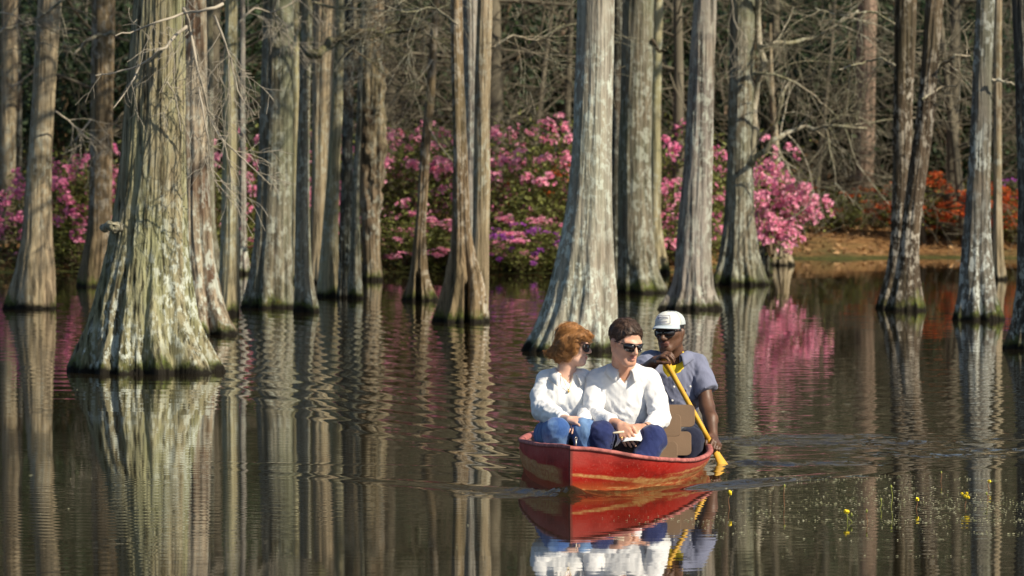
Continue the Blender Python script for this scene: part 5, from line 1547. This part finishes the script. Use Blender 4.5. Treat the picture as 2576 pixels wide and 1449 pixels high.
# the paper and the pen he holds
C_PAPER = plain('white_paper', (0.78, 0.77, 0.76), 0.7, 0.03)
p = [V_(648.5, 429.2, 29.99), V_(641, 440.5, 29.90), V_(622, 441.5, 29.90), V_(630, 430.5, 30.00)]
V = []
for u in np.linspace(0, 1, 8):
    for v in np.linspace(0, 1, 6):
        q = (p[0] * (1 - u) + p[3] * u) * (1 - v) + (p[1] * (1 - u) + p[2] * u) * v
        V.append(q + np.array((0, 0, .006 * sin(u * 3) + .004 * sin(v * 4))))
root = empty('paper_sheet', np.mean(p, 0), 'folded white paper sheet held over the right knee of the middle person', 'paper')
pp = obj('sheet', np.array(V), grid_faces(8, 6), C_PAPER, root, world=True)
m = pp.modifiers.new('thickness', 'SOLIDIFY'); m.thickness = 0.0015
root = empty('pen', V_(612, 433, 29.93), 'short cream pen sticking out of the left hand of the middle person', 'pen')
mb = MB(); add_tube(mb, [V_(612.2, 433.3, 29.92), V_(614, 433.0, 29.92), V_(624, 431.8, 29.90)], [.0045, .006, .006], 8)
mb.build('barrel', plain('cream_plastic', (0.75, 0.66, 0.48), 0.35, 0.05), root, world=True)

# ---- the woman at the left
def build_woman():
    root = empty('person', V_(565, 440, 30.55), 'person with wavy auburn hair, white blouse and washed blue jeans at the boat left', 'person')
    H = Head(V_(572, 345, 30.42), radians(83), radians(4), radians(4), .865)
    nb = V_(566, 377, 30.46)
    shL, shR = V_(546, 380, 30.46), V_(583, 379, 30.46)
    elL, elR = V_(543, 410, 30.36), V_(588, 411, 30.42)
    cuL = V_(563, 419, 30.08); wrL = V_(569.5, 420.2, 30.01)
    wrR = V_(582, 424, 30.05)
    B = SDF()
    add_head(B, H, nb, .047, nose=.85, lips=1.0, jaw=.93)
    B.ell(V_(565, 394, 30.46), (.105, .078, .125), k=.03); B.ell(V_(564, 413, 30.50), (.10, .08, .10), k=.03)
    B.cone(V_(558, 378, 30.46), shL, .038, .032, .03); B.cone(V_(574, 378, 30.46), shR, .038, .032, .03)
    B.chain([shL, elL, cuL, wrL], [.030, .028, .027, .0235], .02); B.chain([shR, elR, wrR], [.030, .028, .024], .02)
    B.cone(V_(556, 436, 30.50), V_(556, 432, 29.98), .07, .045, .03); B.cone(V_(574, 436, 30.50), V_(585, 431, 29.98), .07, .045, .03)
    add_hand(B, wrL, V_(580, 421.5, 29.96) - wrL, (.1, .35, -.9), (.1, -.3, .9), .90, .35, .16)
    add_hand(B, wrR, V_(576, 424.8, 29.99) - wrR, (0, .1, -1), (0, -1, .2), .88, .4, .1)
    finish(B, 'body', [SK_F, LIP_W, EYE], root, .0044, 2)
    s = SDF()
    s.ell(V_(565, 393, 30.46), (.124, .092, .14), k=.04)
    for x in (-1, 1): s.ell(V_(566 + 9.5 * x, 397, 30.385), (.058, .05, .058), k=.05)
    s.ell(V_(563.5, 411, 30.48), (.128, .105, .105), k=.05)
    s.cone(V_(558, 379.5, 30.46), shL, .048, .048, .04); s.cone(V_(575, 379.5, 30.46), shR, .048, .048, .04)
    s.chain([shL, V_(542, 396, 30.42), elL], [.048, .056, .054], .014); s.chain([shR, V_(586, 396, 30.44), elR], [.048, .050, .048], .014)
    s.chain([elL, V_(552, 415, 30.20), cuL], [.054, .050, .034], .016); s.chain([elR, wrR], [.046, .036], .02)
    vt = V_(569, 384.5, 30.33)
    def vcut(P):
        L = P - vt; z = L[..., 2]; x = L[..., 0] + .30 * np.maximum(z, 0)
        return np.maximum(np.maximum(np.abs(x) - 0.60 * np.maximum(z, -.02) - .003, L[..., 1] - 0.12), -z - .008)
    s.fn(vcut, vt + (-.11, -.10, -.02), vt + (.09, .13, .11), .008, 0, True)
    s.cone(V_(566, 379, 30.46), V_(568, 360, 30.44), .052, .054, .01, 0, True)
    finish(s, 'blouse', [C_WHITE2], root, .0062, 2, fold_fn(.0056, 5.0, [(elL, .12), (shL, .07), (V_(564, 414, 30.37), .10), (V_(553, 415, 30.18), .08)]))
    collar('blouse_collar', C_WHITE2, root, V_(566, 373.5, 30.455), .060, (-.05, .25, 1), (.12, -1, .2), .026, .046, 34, .044, .2, .026, .056)
    d = (wrL - cuL) / np.linalg.norm(wrL - cuL); mb = MB()
    add_tube(mb, [cuL - d * .018, cuL - d * .014, cuL + d * .010, cuL + d * .013], [.036, .039, .038, .034], 18)
    mb.build('cuff', C_WHITE2, root, world=True)
    t = SDF()
    t.ell(V_(564, 434, 30.52), (.155, .13, .095), k=.04)
    kL, kR = V_(556.5, 431.5, 29.98), V_(585, 431.5, 29.98)
    t.chain([V_(551, 435, 30.46), kL, V_(555, 460, 30.02), V_(556, 474, 30.05)], [.090, .066, .058, .055], .03)
    t.chain([V_(575, 436, 30.46), kR, V_(586, 460, 29.98), V_(586, 474, 30.0)], [.085, .064, .058, .055], .03)
    finish(t, 'jeans', [C_JEAN], root, .0075, 2, fold_fn(.0055, 19.0, [(kL, .10), (kR, .10)], .4))
    # shoulder length hair, blown back
    h = SDF()
    pt = lambda x, y, Y=30.42: V_(x, y, Y)
    h.ell(H.w(0, -.012, .048), np.array((.076, .094, .090)) * .86, H.B.T, .03)
    for a, b, ra, rb in ((pt(569.5, 340), pt(557, 350), .050, .032), (pt(562, 347, 30.40), pt(551, 355, 30.38), .034, .014), (pt(567, 345, 30.36), pt(558, 356.5, 30.37), .044, .022),
                         (pt(570, 344, 30.35), pt(567, 357, 30.36), .042, .022), (pt(563, 350), pt(560, 358), .045, .026),
                         (pt(572, 332, 30.38), pt(585, 334.5, 30.34), .028, .018), (pt(582, 333.5, 30.34), pt(591, 336.5, 30.35), .020, .008), (pt(580, 336, 30.31), pt(588.5, 340.5, 30.32), .018, .007),
                         (pt(575, 338, 30.32), pt(575, 352, 30.335), .024, .012), (pt(551, 354, 30.40), pt(546.5, 352.5, 30.40), .014, .005)):
        h.cone(a, b, ra, rb, .025)
    def face(P):
        L = H.loc(P)
        return (np.linalg.norm((L - np.array((0, .105, -.055))) / np.array((.075, .075, .098)), axis=-1) - 1) * .07
    h.fn(face, H.c - .2, H.c + .2, .012, 0, True)
    ang = radians(-38)
    def strand(V):
        # combed from the crown back and down, with waves
        x = V[:, 0] - H.c[0]; z = V[:, 2] - H.c[2] - .02
        r = np.hypot(x, z + .02); th_ = np.arctan2(z + .03, x)
        along = -x * cos(ang) + z * sin(ang) * -1
        across = x * sin(-ang) + z * cos(ang)
        wv = .014 * np.sin(along * 40 + V[:, 1] * 30)
        return np.stack([along * 9, (r + wv) * 95 + th_ * 4, V[:, 1] * 60], 1)
    def disp(V, N):
        A = strand(V)
        n = pnoise(A * np.array((.7, .55, .5))); n2 = pnoise(A * 1.3)
        return .008 * n + .004 * n2
    finish(h, 'hair', [H_RED], root, .0042, 2, disp, strand)
    # loose locks at the edges
    crown = V_(579, 330, 30.40)
    def flow(p, n_):
        # from the crown: back and down to the flicked ends, or forward over the brow
        v = p - crown; px_ = (p[0] - V_(576, 340, 30.42)[0])
        if px_ > .01 and p[2] > V_(570, 343, 30.42)[2]: d = np.array((1.0, -.15, -.35 + .5 * np.sin(p[0] * 60)))
        else:
            d = np.array((-.75, -.05, -.85)); low = V_(560, 351, 30.4)[2] - p[2]
            if low > 0: d = np.array((-1.0, 0, -.15))
            d = d + .5 * np.array((np.sin(p[2] * 75 + p[1] * 40), 0, np.cos(p[0] * 70)))
        return d
    hair_ = finish.last
    strands(*hair_, flow, 2100, .060, .0012, 4, 'loose_locks', H_RED, root, .0045, jitter=.24)
    strands(*hair_, flow, 420, .075, .0008, 14, 'flyaway_strands', H_RED, root, .012, jitter=.5)
    glasses(H, root, .021, .028, .25, .108, -.004)
    mb = MB(); c = V_(568.6, 391, 30.335)
    add_tube(mb, spline([V_(561, 374, 30.40), V_(565, 383, 30.345), V_(568.4, 389.5, 30.335), V_(571, 383, 30.345), V_(573, 374, 30.40)], 16), .0012, 5)
    add_tube(mb, [c + (0, 0, .008), c + (0, -.004, 0), c + (0, 0, -.008)], [.003, .0065, .003], 8)
    mb.build('pendant', GOLD, root, world=True)
    mb = MB()
    c = V_(573.5, 421.4, 29.975); a = np.linspace(0, 2 * pi, 13)
    add_tube(mb, np.stack([c[0] + .002 * np.cos(a), c[1] + .0105 * np.sin(a), c[2] + .0105 * np.cos(a)], 1), .002, 5, cap=False)
    mb.build('ring', GOLD, root, world=True)
build_woman()

# ---- the paddler in the stern
GRIP, TIP = V_(663.5, 357.5, 31.66), V_(722.0, 463.5, 31.74)
def build_paddler():
    root = empty('person', V_(677, 430, 32.15), 'person in pale cap and lavender grey work shirt paddling at the boat stern', 'person')
    H = Head(V_(669.5, 331.5, 32.0), radians(-24), radians(2), radians(2), .93)
    nb = V_(674, 360, 32.06)
    shL, shR = V_(651, 362.5, 32.06), V_(697.5, 364.5, 32.06)
    elL, elR = V_(641.5, 374, 31.80), V_(707, 407, 31.95)
    wrL, wrR = V_(655.5, 361, 31.70), V_(712.5, 436.5, 31.80)
    B = SDF()
    add_head(B, H, nb, .060, nose=1.35, lips=1.35, jaw=1.05)
    B.ell(V_(675, 378, 32.08), (.13, .084, .14), k=.03); B.ell(V_(675, 402, 32.10), (.12, .09, .13), k=.03)
    B.cone(V_(664, 361, 32.06), shL, .044, .038, .03); B.cone(V_(684, 361, 32.06), shR, .044, .038, .03)
    B.chain([shL, elL, wrL], [.038, .041, .029], .02)
    B.chain([shR, V_(703, 380, 32.02), elR, V_(710.5, 419, 31.88), wrR], [.036, .040, .041, .040, .029], .02)
    B.cone(V_(667, 430, 32.15), V_(662, 441, 31.62), .07, .05, .03); B.cone(V_(685, 430, 32.15), V_(689, 441, 31.62), .07, .05, .03)
    sh = (TIP - GRIP) / np.linalg.norm(TIP - GRIP)
    # upper hand folds over the grip, lower hand closes round the shaft
    add_hand(B, wrL, V_(666.5, 353.0, 31.63) - wrL, (.15, .35, -.85), (.2, -1, 0), 1.02, .72, .10, tcurl=.6)
    grp = TIP - sh * .115
    add_hand(B, wrR, (grp + np.array((.020, -.005, .0))) - wrR + np.array((0.012, -.03, 0)), (-.55, .85, -.1), (-.5, -.5, .4), 1.04, .85, .06, tcurl=.8)
    finish(B, 'body', [SK_B, LIP_B, EYE], root, .0046, 2)
    s = SDF()
    s.ell(V_(675, 379, 32.07), (.156, .106, .16), k=.04); s.ell(V_(676, 402, 32.09), (.148, .114, .15), k=.05)
    s.cone(V_(665, 362.5, 32.06), shL, .056, .056, .04); s.cone(V_(684, 362.5, 32.06), shR, .056, .056, .04)
    s.chain([shL, V_(646, 368, 31.94)], [.066, .072], .03)
    s.chain([shR, V_(703, 379, 32.02), V_(708.5, 394, 31.98)], [.056, .059, .068], .012)
    slv = V_(708.5, 396, 31.985)
    ad = (elR - shR) / np.linalg.norm(elR - shR) + np.array((.25, 0, 0)); ad /= np.linalg.norm(ad)
    hem = V_(708, 391, 31.985)
    s.fn(lambda P: -((P - hem) @ ad), hem + (-.075, -.12, -.16), hem + (.14, .12, .10), .004, 0, True)
    vt = V_(668.0, 377, 31.95)
    def vcut(P):
        L = P - vt; z = L[..., 2]; x = L[..., 0] - .25 * np.maximum(z, 0)
        return np.maximum(np.maximum(np.abs(x) - 0.62 * np.maximum(z, -.02) - .004, L[..., 1] - 0.12), -z - .008)
    s.fn(vcut, vt + (-.09, -.10, -.02), vt + (.12, .13, .12), .008, 0, True)
    s.cone(V_(674, 362, 32.06), V_(672, 345, 32.04), .064, .066, .01, 0, True)
    finish(s, 'work_shirt', [C_BLUE], root, .0066, 2, fold_fn(.0062, 13.0, [(shR, .08), (V_(676, 406, 31.97), .12), (V_(693, 380, 31.98), .06)]))
    collar('shirt_collar', C_BLUE, root, V_(673.5, 356.5, 32.05), .074, (0, .25, 1), (-.18, -1, .2), .030, .048, 36, .040, .2, .02, .054)
    u = SDF()
    u.ell(V_(674.5, 378, 32.065), (.136, .095, .145), k=.03)
    u.cone(V_(673.5, 366.5, 32.04), V_(673.2, 359.5, 32.035), .082, .074, .03)
    u.cone(V_(671.5, 345, 31.98), V_(672.5, 356.5, 32.0), .062, .058, .006, 0, True)
    finish(u, 'undershirt', [C_YEL], root, .0066, 2)
    t = SDF()
    t.ell(V_(676, 429, 32.16), (.165, .13, .085), k=.04)
    kL, kR = V_(661, 440, 31.62), V_(690, 440, 31.62)
    t.chain([V_(667, 432, 32.10), kL, V_(661, 464, 31.6)], [.088, .068, .058], .03); t.chain([V_(685, 432, 32.10), kR, V_(690, 464, 31.6)], [.088, .070, .058], .03)
    finish(t, 'trousers', [C_NAVY2], root, .009, 2, fold_fn(.005, 29.0, [(kR, .10)], .4))
    # close cropped hair below the cap
    h = SDF()
    def hf(P):
        L = H.loc(P); x, f, u_ = L[..., 0], L[..., 1], L[..., 2]
        q = np.stack([x / .080, (f + .016) / .104, (u_ - .03) / .095], -1)
        d = (np.linalg.norm(q, axis=-1) - 1) * .085 + pnoise(P * 130) * .002
        g = (np.interp(f, [-.12, -.09, -.045, -.012, .006, .020, .03], [-.075, -.075, -.055, -.005, -.02, -.03, .06]) - u_) * .8
        return np.maximum(d, g) * H.k
    h.fn(hf, H.c - .16, H.c + .16, .004)
    finish(h, 'hair', [H_BLACK], root, .0046, 1, None, lambda V: V * 160)
    glasses(H, root, .019, .031, .3, .110, -.002)
    # cap: foam front with a printed patch, mesh back, blue grey peak
    cg = bpy.data.objects.new('cap', None); COL.objects.link(cg); cg.parent = root
    M_FOAM = plain('cap_white_foam', (0.70, 0.69, 0.62), 0.85, 0.08, 30, bump=0.2, bscale=300)
    M_MESHB = plain('cap_grey_mesh', (0.46, 0.50, 0.50), 0.9, 0.12, 120, bump=0.6, bscale=500)
    M_PEAK = plain('cap_peak_cloth', (0.42, 0.48, 0.53), 0.8, 0.1, 40, bump=0.2, bscale=400)
    M_INK = plain('faded_blue_ink', (0.27, 0.27, 0.38), 0.8, 0.15, 60)
    def dome(th, e):     # th 0 at the front, e 0 at the band, 1 at the top
        r = (1 - e ** 2.6) ** .5
        f = -.016 + (.114 if cos(th) > 0 else .108) * cos(th) * r * (1 + .03 * (1 - e)); x = .088 * sin(th) * r
        u_ = .038 + .086 * e + .012 * max(cos(th), 0) * (e * (1 - e) * 3)
        return H.w(x, f, u_)
    for nm, a0, a1, mt in (('cap_front', -72, 72, M_FOAM), ('cap_back', 72, 288, M_MESHB)):
        A = np.radians(np.linspace(a0, a1, 26)); E = np.linspace(0, .995, 14)
        V = np.array([dome(a, e) for e in E for a in A]); o = obj(nm, V, grid_faces(14, 26), mt, cg, world=True)
        m = o.modifiers.new('thickness', 'SOLIDIFY'); m.thickness = .003; m.offset = 1 if nm == 'cap_front' else 0
    rows = []
    A = np.radians(np.linspace(-66, 66, 24))
    for k, ex in enumerate((0, .25, .5, .75, 1.0)):
        for a in A:
            b = np.array((.088 * sin(a), -.016 + (.114 * cos(a)), .042))
            out = .078 * ex * cos(a * 1.25)
            rows.append(H.w(b[0] * (1 + .06 * ex), b[1] + out, b[2] - .010 * ex - .020 * (abs(sin(a)) ** 2) * ex))
    o = obj('cap_peak', np.array(rows), grid_faces(5, 24), M_PEAK, cg, world=True)
    m = o.modifiers.new('thickness', 'SOLIDIFY'); m.thickness = .005; m.offset = 0
    # the patch: a printed outline, a small bird like mark and two lines of worn print
    def on(a, e, lift=.0035):
        p = dome(radians(a), e); q = dome(radians(a), max(e - .02, 0)); n = p - H.w(0, -.016, .06); n /= np.linalg.norm(n); return p + n * lift
    mb = MB()
    loop = [on(a, .14) for a in np.linspace(-36, 30, 14)] + [on(30, e) for e in np.linspace(.2, .62, 6)] + [on(a, .66) for a in np.linspace(30, -36, 14)] + [on(-36, e) for e in np.linspace(.6, .14, 6)]
    add_tube(mb, np.array(loop), .0013, 4, cap=False)
    mb.build('patch_outline', M_INK, cg, world=True)
    mb = MB()
    for (x0, y0), (x1, y1), r in (((-30, .50), (-8, .52), .0022), ((-24, .42), (-20, .60), .0024), ((-14, .40), (-18, .56), .002), ((-6, .55), (22, .53), .0016), ((-6, .46), (24, .44), .0014), ((-28, .30), (20, .28), .0013), ((-28, .22), (14, .21), .0012)):
        add_tube(mb, np.array([on(x0 + (x1 - x0) * q, y0 + (y1 - y0) * q) for q in np.linspace(0, 1, 6)]), r, 4)
    mk = mb.build('patch_print', M_INK, cg, world=True); mk['kind'] = 'stuff'
    for px, py, Y_ in ((690.2, 386.5, 31.955), (674, 386.8, 31.945), (672.3, 400.5, 31.945)):
        b = MB(); c = V_(px, py, Y_)
        add_tube(b, [c + (0, -.004, 0), c + (0, -.007, 0), c + (0, -.0075, 0)], [.0065, .0065, .003], 10)
        b.build('button', BUTTON, root, world=True)
build_paddler()

# ---- the yellow paddle
M_PADDLE = plain('yellow_paint', (0.64, 0.35, 0.03), 0.5, 0.15, 14.0, bump=0.15, bscale=60, spec=0.5)
root = empty('paddle', TIP, 'yellow wooden paddle slanting down into the water at the right of the boat', 'paddle')
d = (TIP - GRIP) / np.linalg.norm(TIP - GRIP)
mb = MB()
L = np.linalg.norm(TIP - GRIP)
ts = np.array([-.015, 0, .02, .05, .09, .14, L - .22, L - .14])
add_tube(mb, GRIP + d * ts[:, None], [.012, .020, .023, .021, .016, .0145, .014, .0145], 12)
mb.build('shaft', M_PADDLE, root, world=True)
mb = MB()
side = np.cross(d, (0, -1, 0)); side /= np.linalg.norm(side); nrm = np.cross(side, d)
prof = [(L - .16, .016, .016), (L - .11, .017, .015), (L - .05, .022, .012), (L + .04, .034, .009), (L + .20, .070, .007), (L + .40, .075, .006), (L + .46, .070, .005), (L + .485, .03, .004)]
a = np.arange(16) * 2 * pi / 16
sd2 = side * .85 + nrm * .52; nr2 = nrm * .85 - side * .52
V = np.concatenate([GRIP + d * t_ + np.outer(np.cos(a) * w_, sd2) + np.outer(np.sin(a) * h_, nr2) for t_, w_, h_ in prof])
i, j = np.meshgrid(np.arange(len(prof) - 1), np.arange(16), indexing='ij'); k = (j + 1) % 16
mb.add(V, np.stack([i * 16 + j, i * 16 + k, (i + 1) * 16 + k, (i + 1) * 16 + j], -1).reshape(-1, 4))
mb.build('blade', M_PADDLE, root, world=True)
# ------------------------------------------------------------------ plants floating and standing in the water
rng = np.random.RandomState(61)
M_WEED = leaf_mat('duckweed_leaves', (0.13, 0.14, 0.05), (0.48, 0.46, 0.30), 0.5, 0.1)
C = []
for k in range(190):
    px = rng.uniform(775, 1040); py = rng.uniform(478, 560)
    dens = np.exp(-((py - (505 + 8 * sin(px * .02))) / 17) ** 2) * (0.25 + 0.75 * (px > 850))
    if rng.rand() > dens + 0.03: continue
    c = ground(px, py); m = rng.randint(5, 20)
    C.append(c + np.stack([rng.normal(size=m) * .22, rng.normal(size=m) * .03, np.zeros(m)], 1))
for px, py, m, sx_, sy_ in ((700, 522, 60, .14, .06), (760, 512, 40, .10, .05), (745, 535, 40, .12, .05), (985, 520, 90, .25, .10), (1000, 505, 90, .25, .08), (930, 505, 60, .25, .08), (890, 500, 40, .25, .06), (820, 503, 60, .2, .06), (860, 522, 60, .25, .03), (790, 480, 40, .25, .03), (880, 477, 30, .2, .03), (985, 480, 40, .25, .03),
                            (640, 520, 12, .10, .06), (100, 512, 6, .5, .2), (60, 480, 6, .3, .2), (280, 470, 6, .5, .4), (460, 540, 5, .5, .3), (200, 390, 14, .3, .06)):
    c = ground(px, py)
    C.append(c + np.stack([rng.normal(size=m) * sx_, rng.normal(size=m) * sy_ * 3, np.zeros(m)], 1))
C = np.concatenate(C)
C[:, 2] = water_z(C[:, 0], C[:, 1]) + 0.003
n = len(C)
a = rng.uniform(0, 6.28, n); s = rng.uniform(.0016, .0052, n) * np.where(rng.rand(n) < .06, 2.2, 1)
e1 = np.stack([np.cos(a) * s * 1.6, np.sin(a) * s * 1.6, rng.normal(size=n) * .0008], 1); e2 = np.stack([-np.sin(a) * s, np.cos(a) * s, 0 * a], 1)
mid = C + (0, 0, .0022)
V = np.stack([C - e1, C - e2, C + e1, C + e2], 1).reshape(-1, 3)
V = np.concatenate([V, mid])
q = np.arange(n) * 4
F = np.concatenate([np.stack([q + i, q + (i + 1) % 4, 4 * n + np.arange(n)], 1) for i in range(4)])
o = obj('floating_duckweed', V, F, M_WEED, None, False); tag(o, kind='stuff')

M_YEL = plain('yellow_petals', (0.85, 0.68, 0.03), 0.5, 0.15, 60)
M_GST = plain('green_stalk', (0.22, 0.24, 0.05), 0.7, 0.2, 40)
M_RST = plain('reddish_stalk', (0.20, 0.10, 0.05), 0.7, 0.2, 40)
def flower_stalk(zx, zy, zb, heads, label, bud=False):
    """zx, zy the top and zb the waterline in the enlarged corner of the photograph"""
    f = lambda x, y: ((2700 + x / 1.8453) / 4, (1600 + y / 1.8453) / 4)
    b = ground(*f(zx, zb)); Yd = b[1]
    root = empty('bladderwort_flower', b, label, 'water flower', 'yellow flowers on thin stalks in the water')
    mb = MB(); top = at(*f(zx, zy), Yd)
    P = spline([b - (0, 0, .05), b + (rng.normal() * .003, 0, 0), 0.5 * (b + top) + (rng.normal() * .006, 0, 0), top], 9)
    add_tube(mb, P, np.linspace(.0026, .0018, 9), 5)
    mb.build('stalk', M_GST if rng.rand() < .6 else M_RST, root, world=True)
    for dx, dy, r in heads:
        c = at(*f(zx + dx, zy + dy), Yd + rng.normal() * .01); hb = MB()
        if bud:
            add_tube(hb, [c + (0, 0, -.010), c, c + (0, 0, .009)], [.003, .0065 * r, .002], 8)
            hb.build('bud', M_GST, root, world=True); continue
        for k in range(5):                        # a rounded two lipped flower: overlapping cupped petals
            an = k * 2 * pi / 5 + rng.uniform(0, 1); dr = np.array((cos(an) * .75, -.55, sin(an) * .75))
            pc = c + dr * .0055 * r
            t_ = np.cross(dr, (0.2, 1, 0.1)); t_ /= np.linalg.norm(t_); u_ = np.cross(t_, dr)
            A = np.arange(8) * 2 * pi / 8
            ring = pc + .0062 * r * (np.cos(A)[:, None] * t_ + np.sin(A)[:, None] * u_) + dr * .003
            hb.add(np.concatenate([[pc - dr * .004], ring]), np.array([(0, 1 + i, 1 + (i + 1) % 8) for i in range(8)]))
        hb.build('flower', M_YEL, root, world=True)
        if len(heads) > 1:
            st = MB(); add_tube(st, spline([P[6], 0.5 * (P[7] + c) + (0, 0, -.004), c], 5), .0015, 4); st.build('side_stalk', M_GST, root, world=True)
flower_stalk(405, 684, 800, [(0, -4, 1.0), (4, 8, .7)], 'yellow flower on a reddish stalk, nearest to the boat')
flower_stalk(808, 634, 782, [(0, 0, 1.0)], 'closed green bud on a tall stalk right of the paddle', True)
flower_stalk(1265, 826, 902, [(-6, -4, 1.0), (10, -2, .9)], 'two yellow blossoms on one stalk, lowest of the flowers')
flower_stalk(1302, 846, 902, [(0, 0, .9)], 'short green bud beside the lowest yellow blossoms', True)
flower_stalk(1415, 818, 905, [(0, 0, .8)], 'thin stalk with a bud right of the lowest yellow blossoms', True)
flower_stalk(1520, 735, 800, [(0, 0, .8)], 'reddish bud stalk in the middle of the duckweed', True)
flower_stalk(1595, 640, 790, [(0, 0, 1.1)], 'tall stalk with a greenish bud in the duckweed', True)
flower_stalk(1787, 735, 806, [(0, -2, 1.1)], 'single yellow flower before the twin cypress reflection')
flower_stalk(2142, 706, 790, [(-24, -14, .7), (0, 4, .95), (12, -16, .75), (24, 12, .8)], 'cluster of four yellow flowers near the right edge')
flower_stalk(2320, 602, 660, [(0, 0, 1.0)], 'single yellow flower right of and above the cluster of four')
flower_stalk(1965, 536, 604, [(0, 0, .8)], 'small greenish bud stalk high among the duckweed', True)
flower_stalk(2300, 690, 760, [(0, 0, .8)], 'thin bud stalk right of the cluster of four yellow flowers', True)
c0 = ground(898.5, 521)
root = empty('reed_stem', c0, 'thin dark bent stem rising from the duckweed before the twin cypress reflection', 'reed')
mb = MB(); Yd = c0[1]
add_tube(mb, spline([c0 - (0, 0, .1), c0, at(900, 506, Yd), at(904.5, 490, Yd), at(911, 476, Yd), at(908, 471, Yd)], 16), np.linspace(.0024, .0012, 16), 5)
mb.build('stem', B_DLIMB, root, world=True)
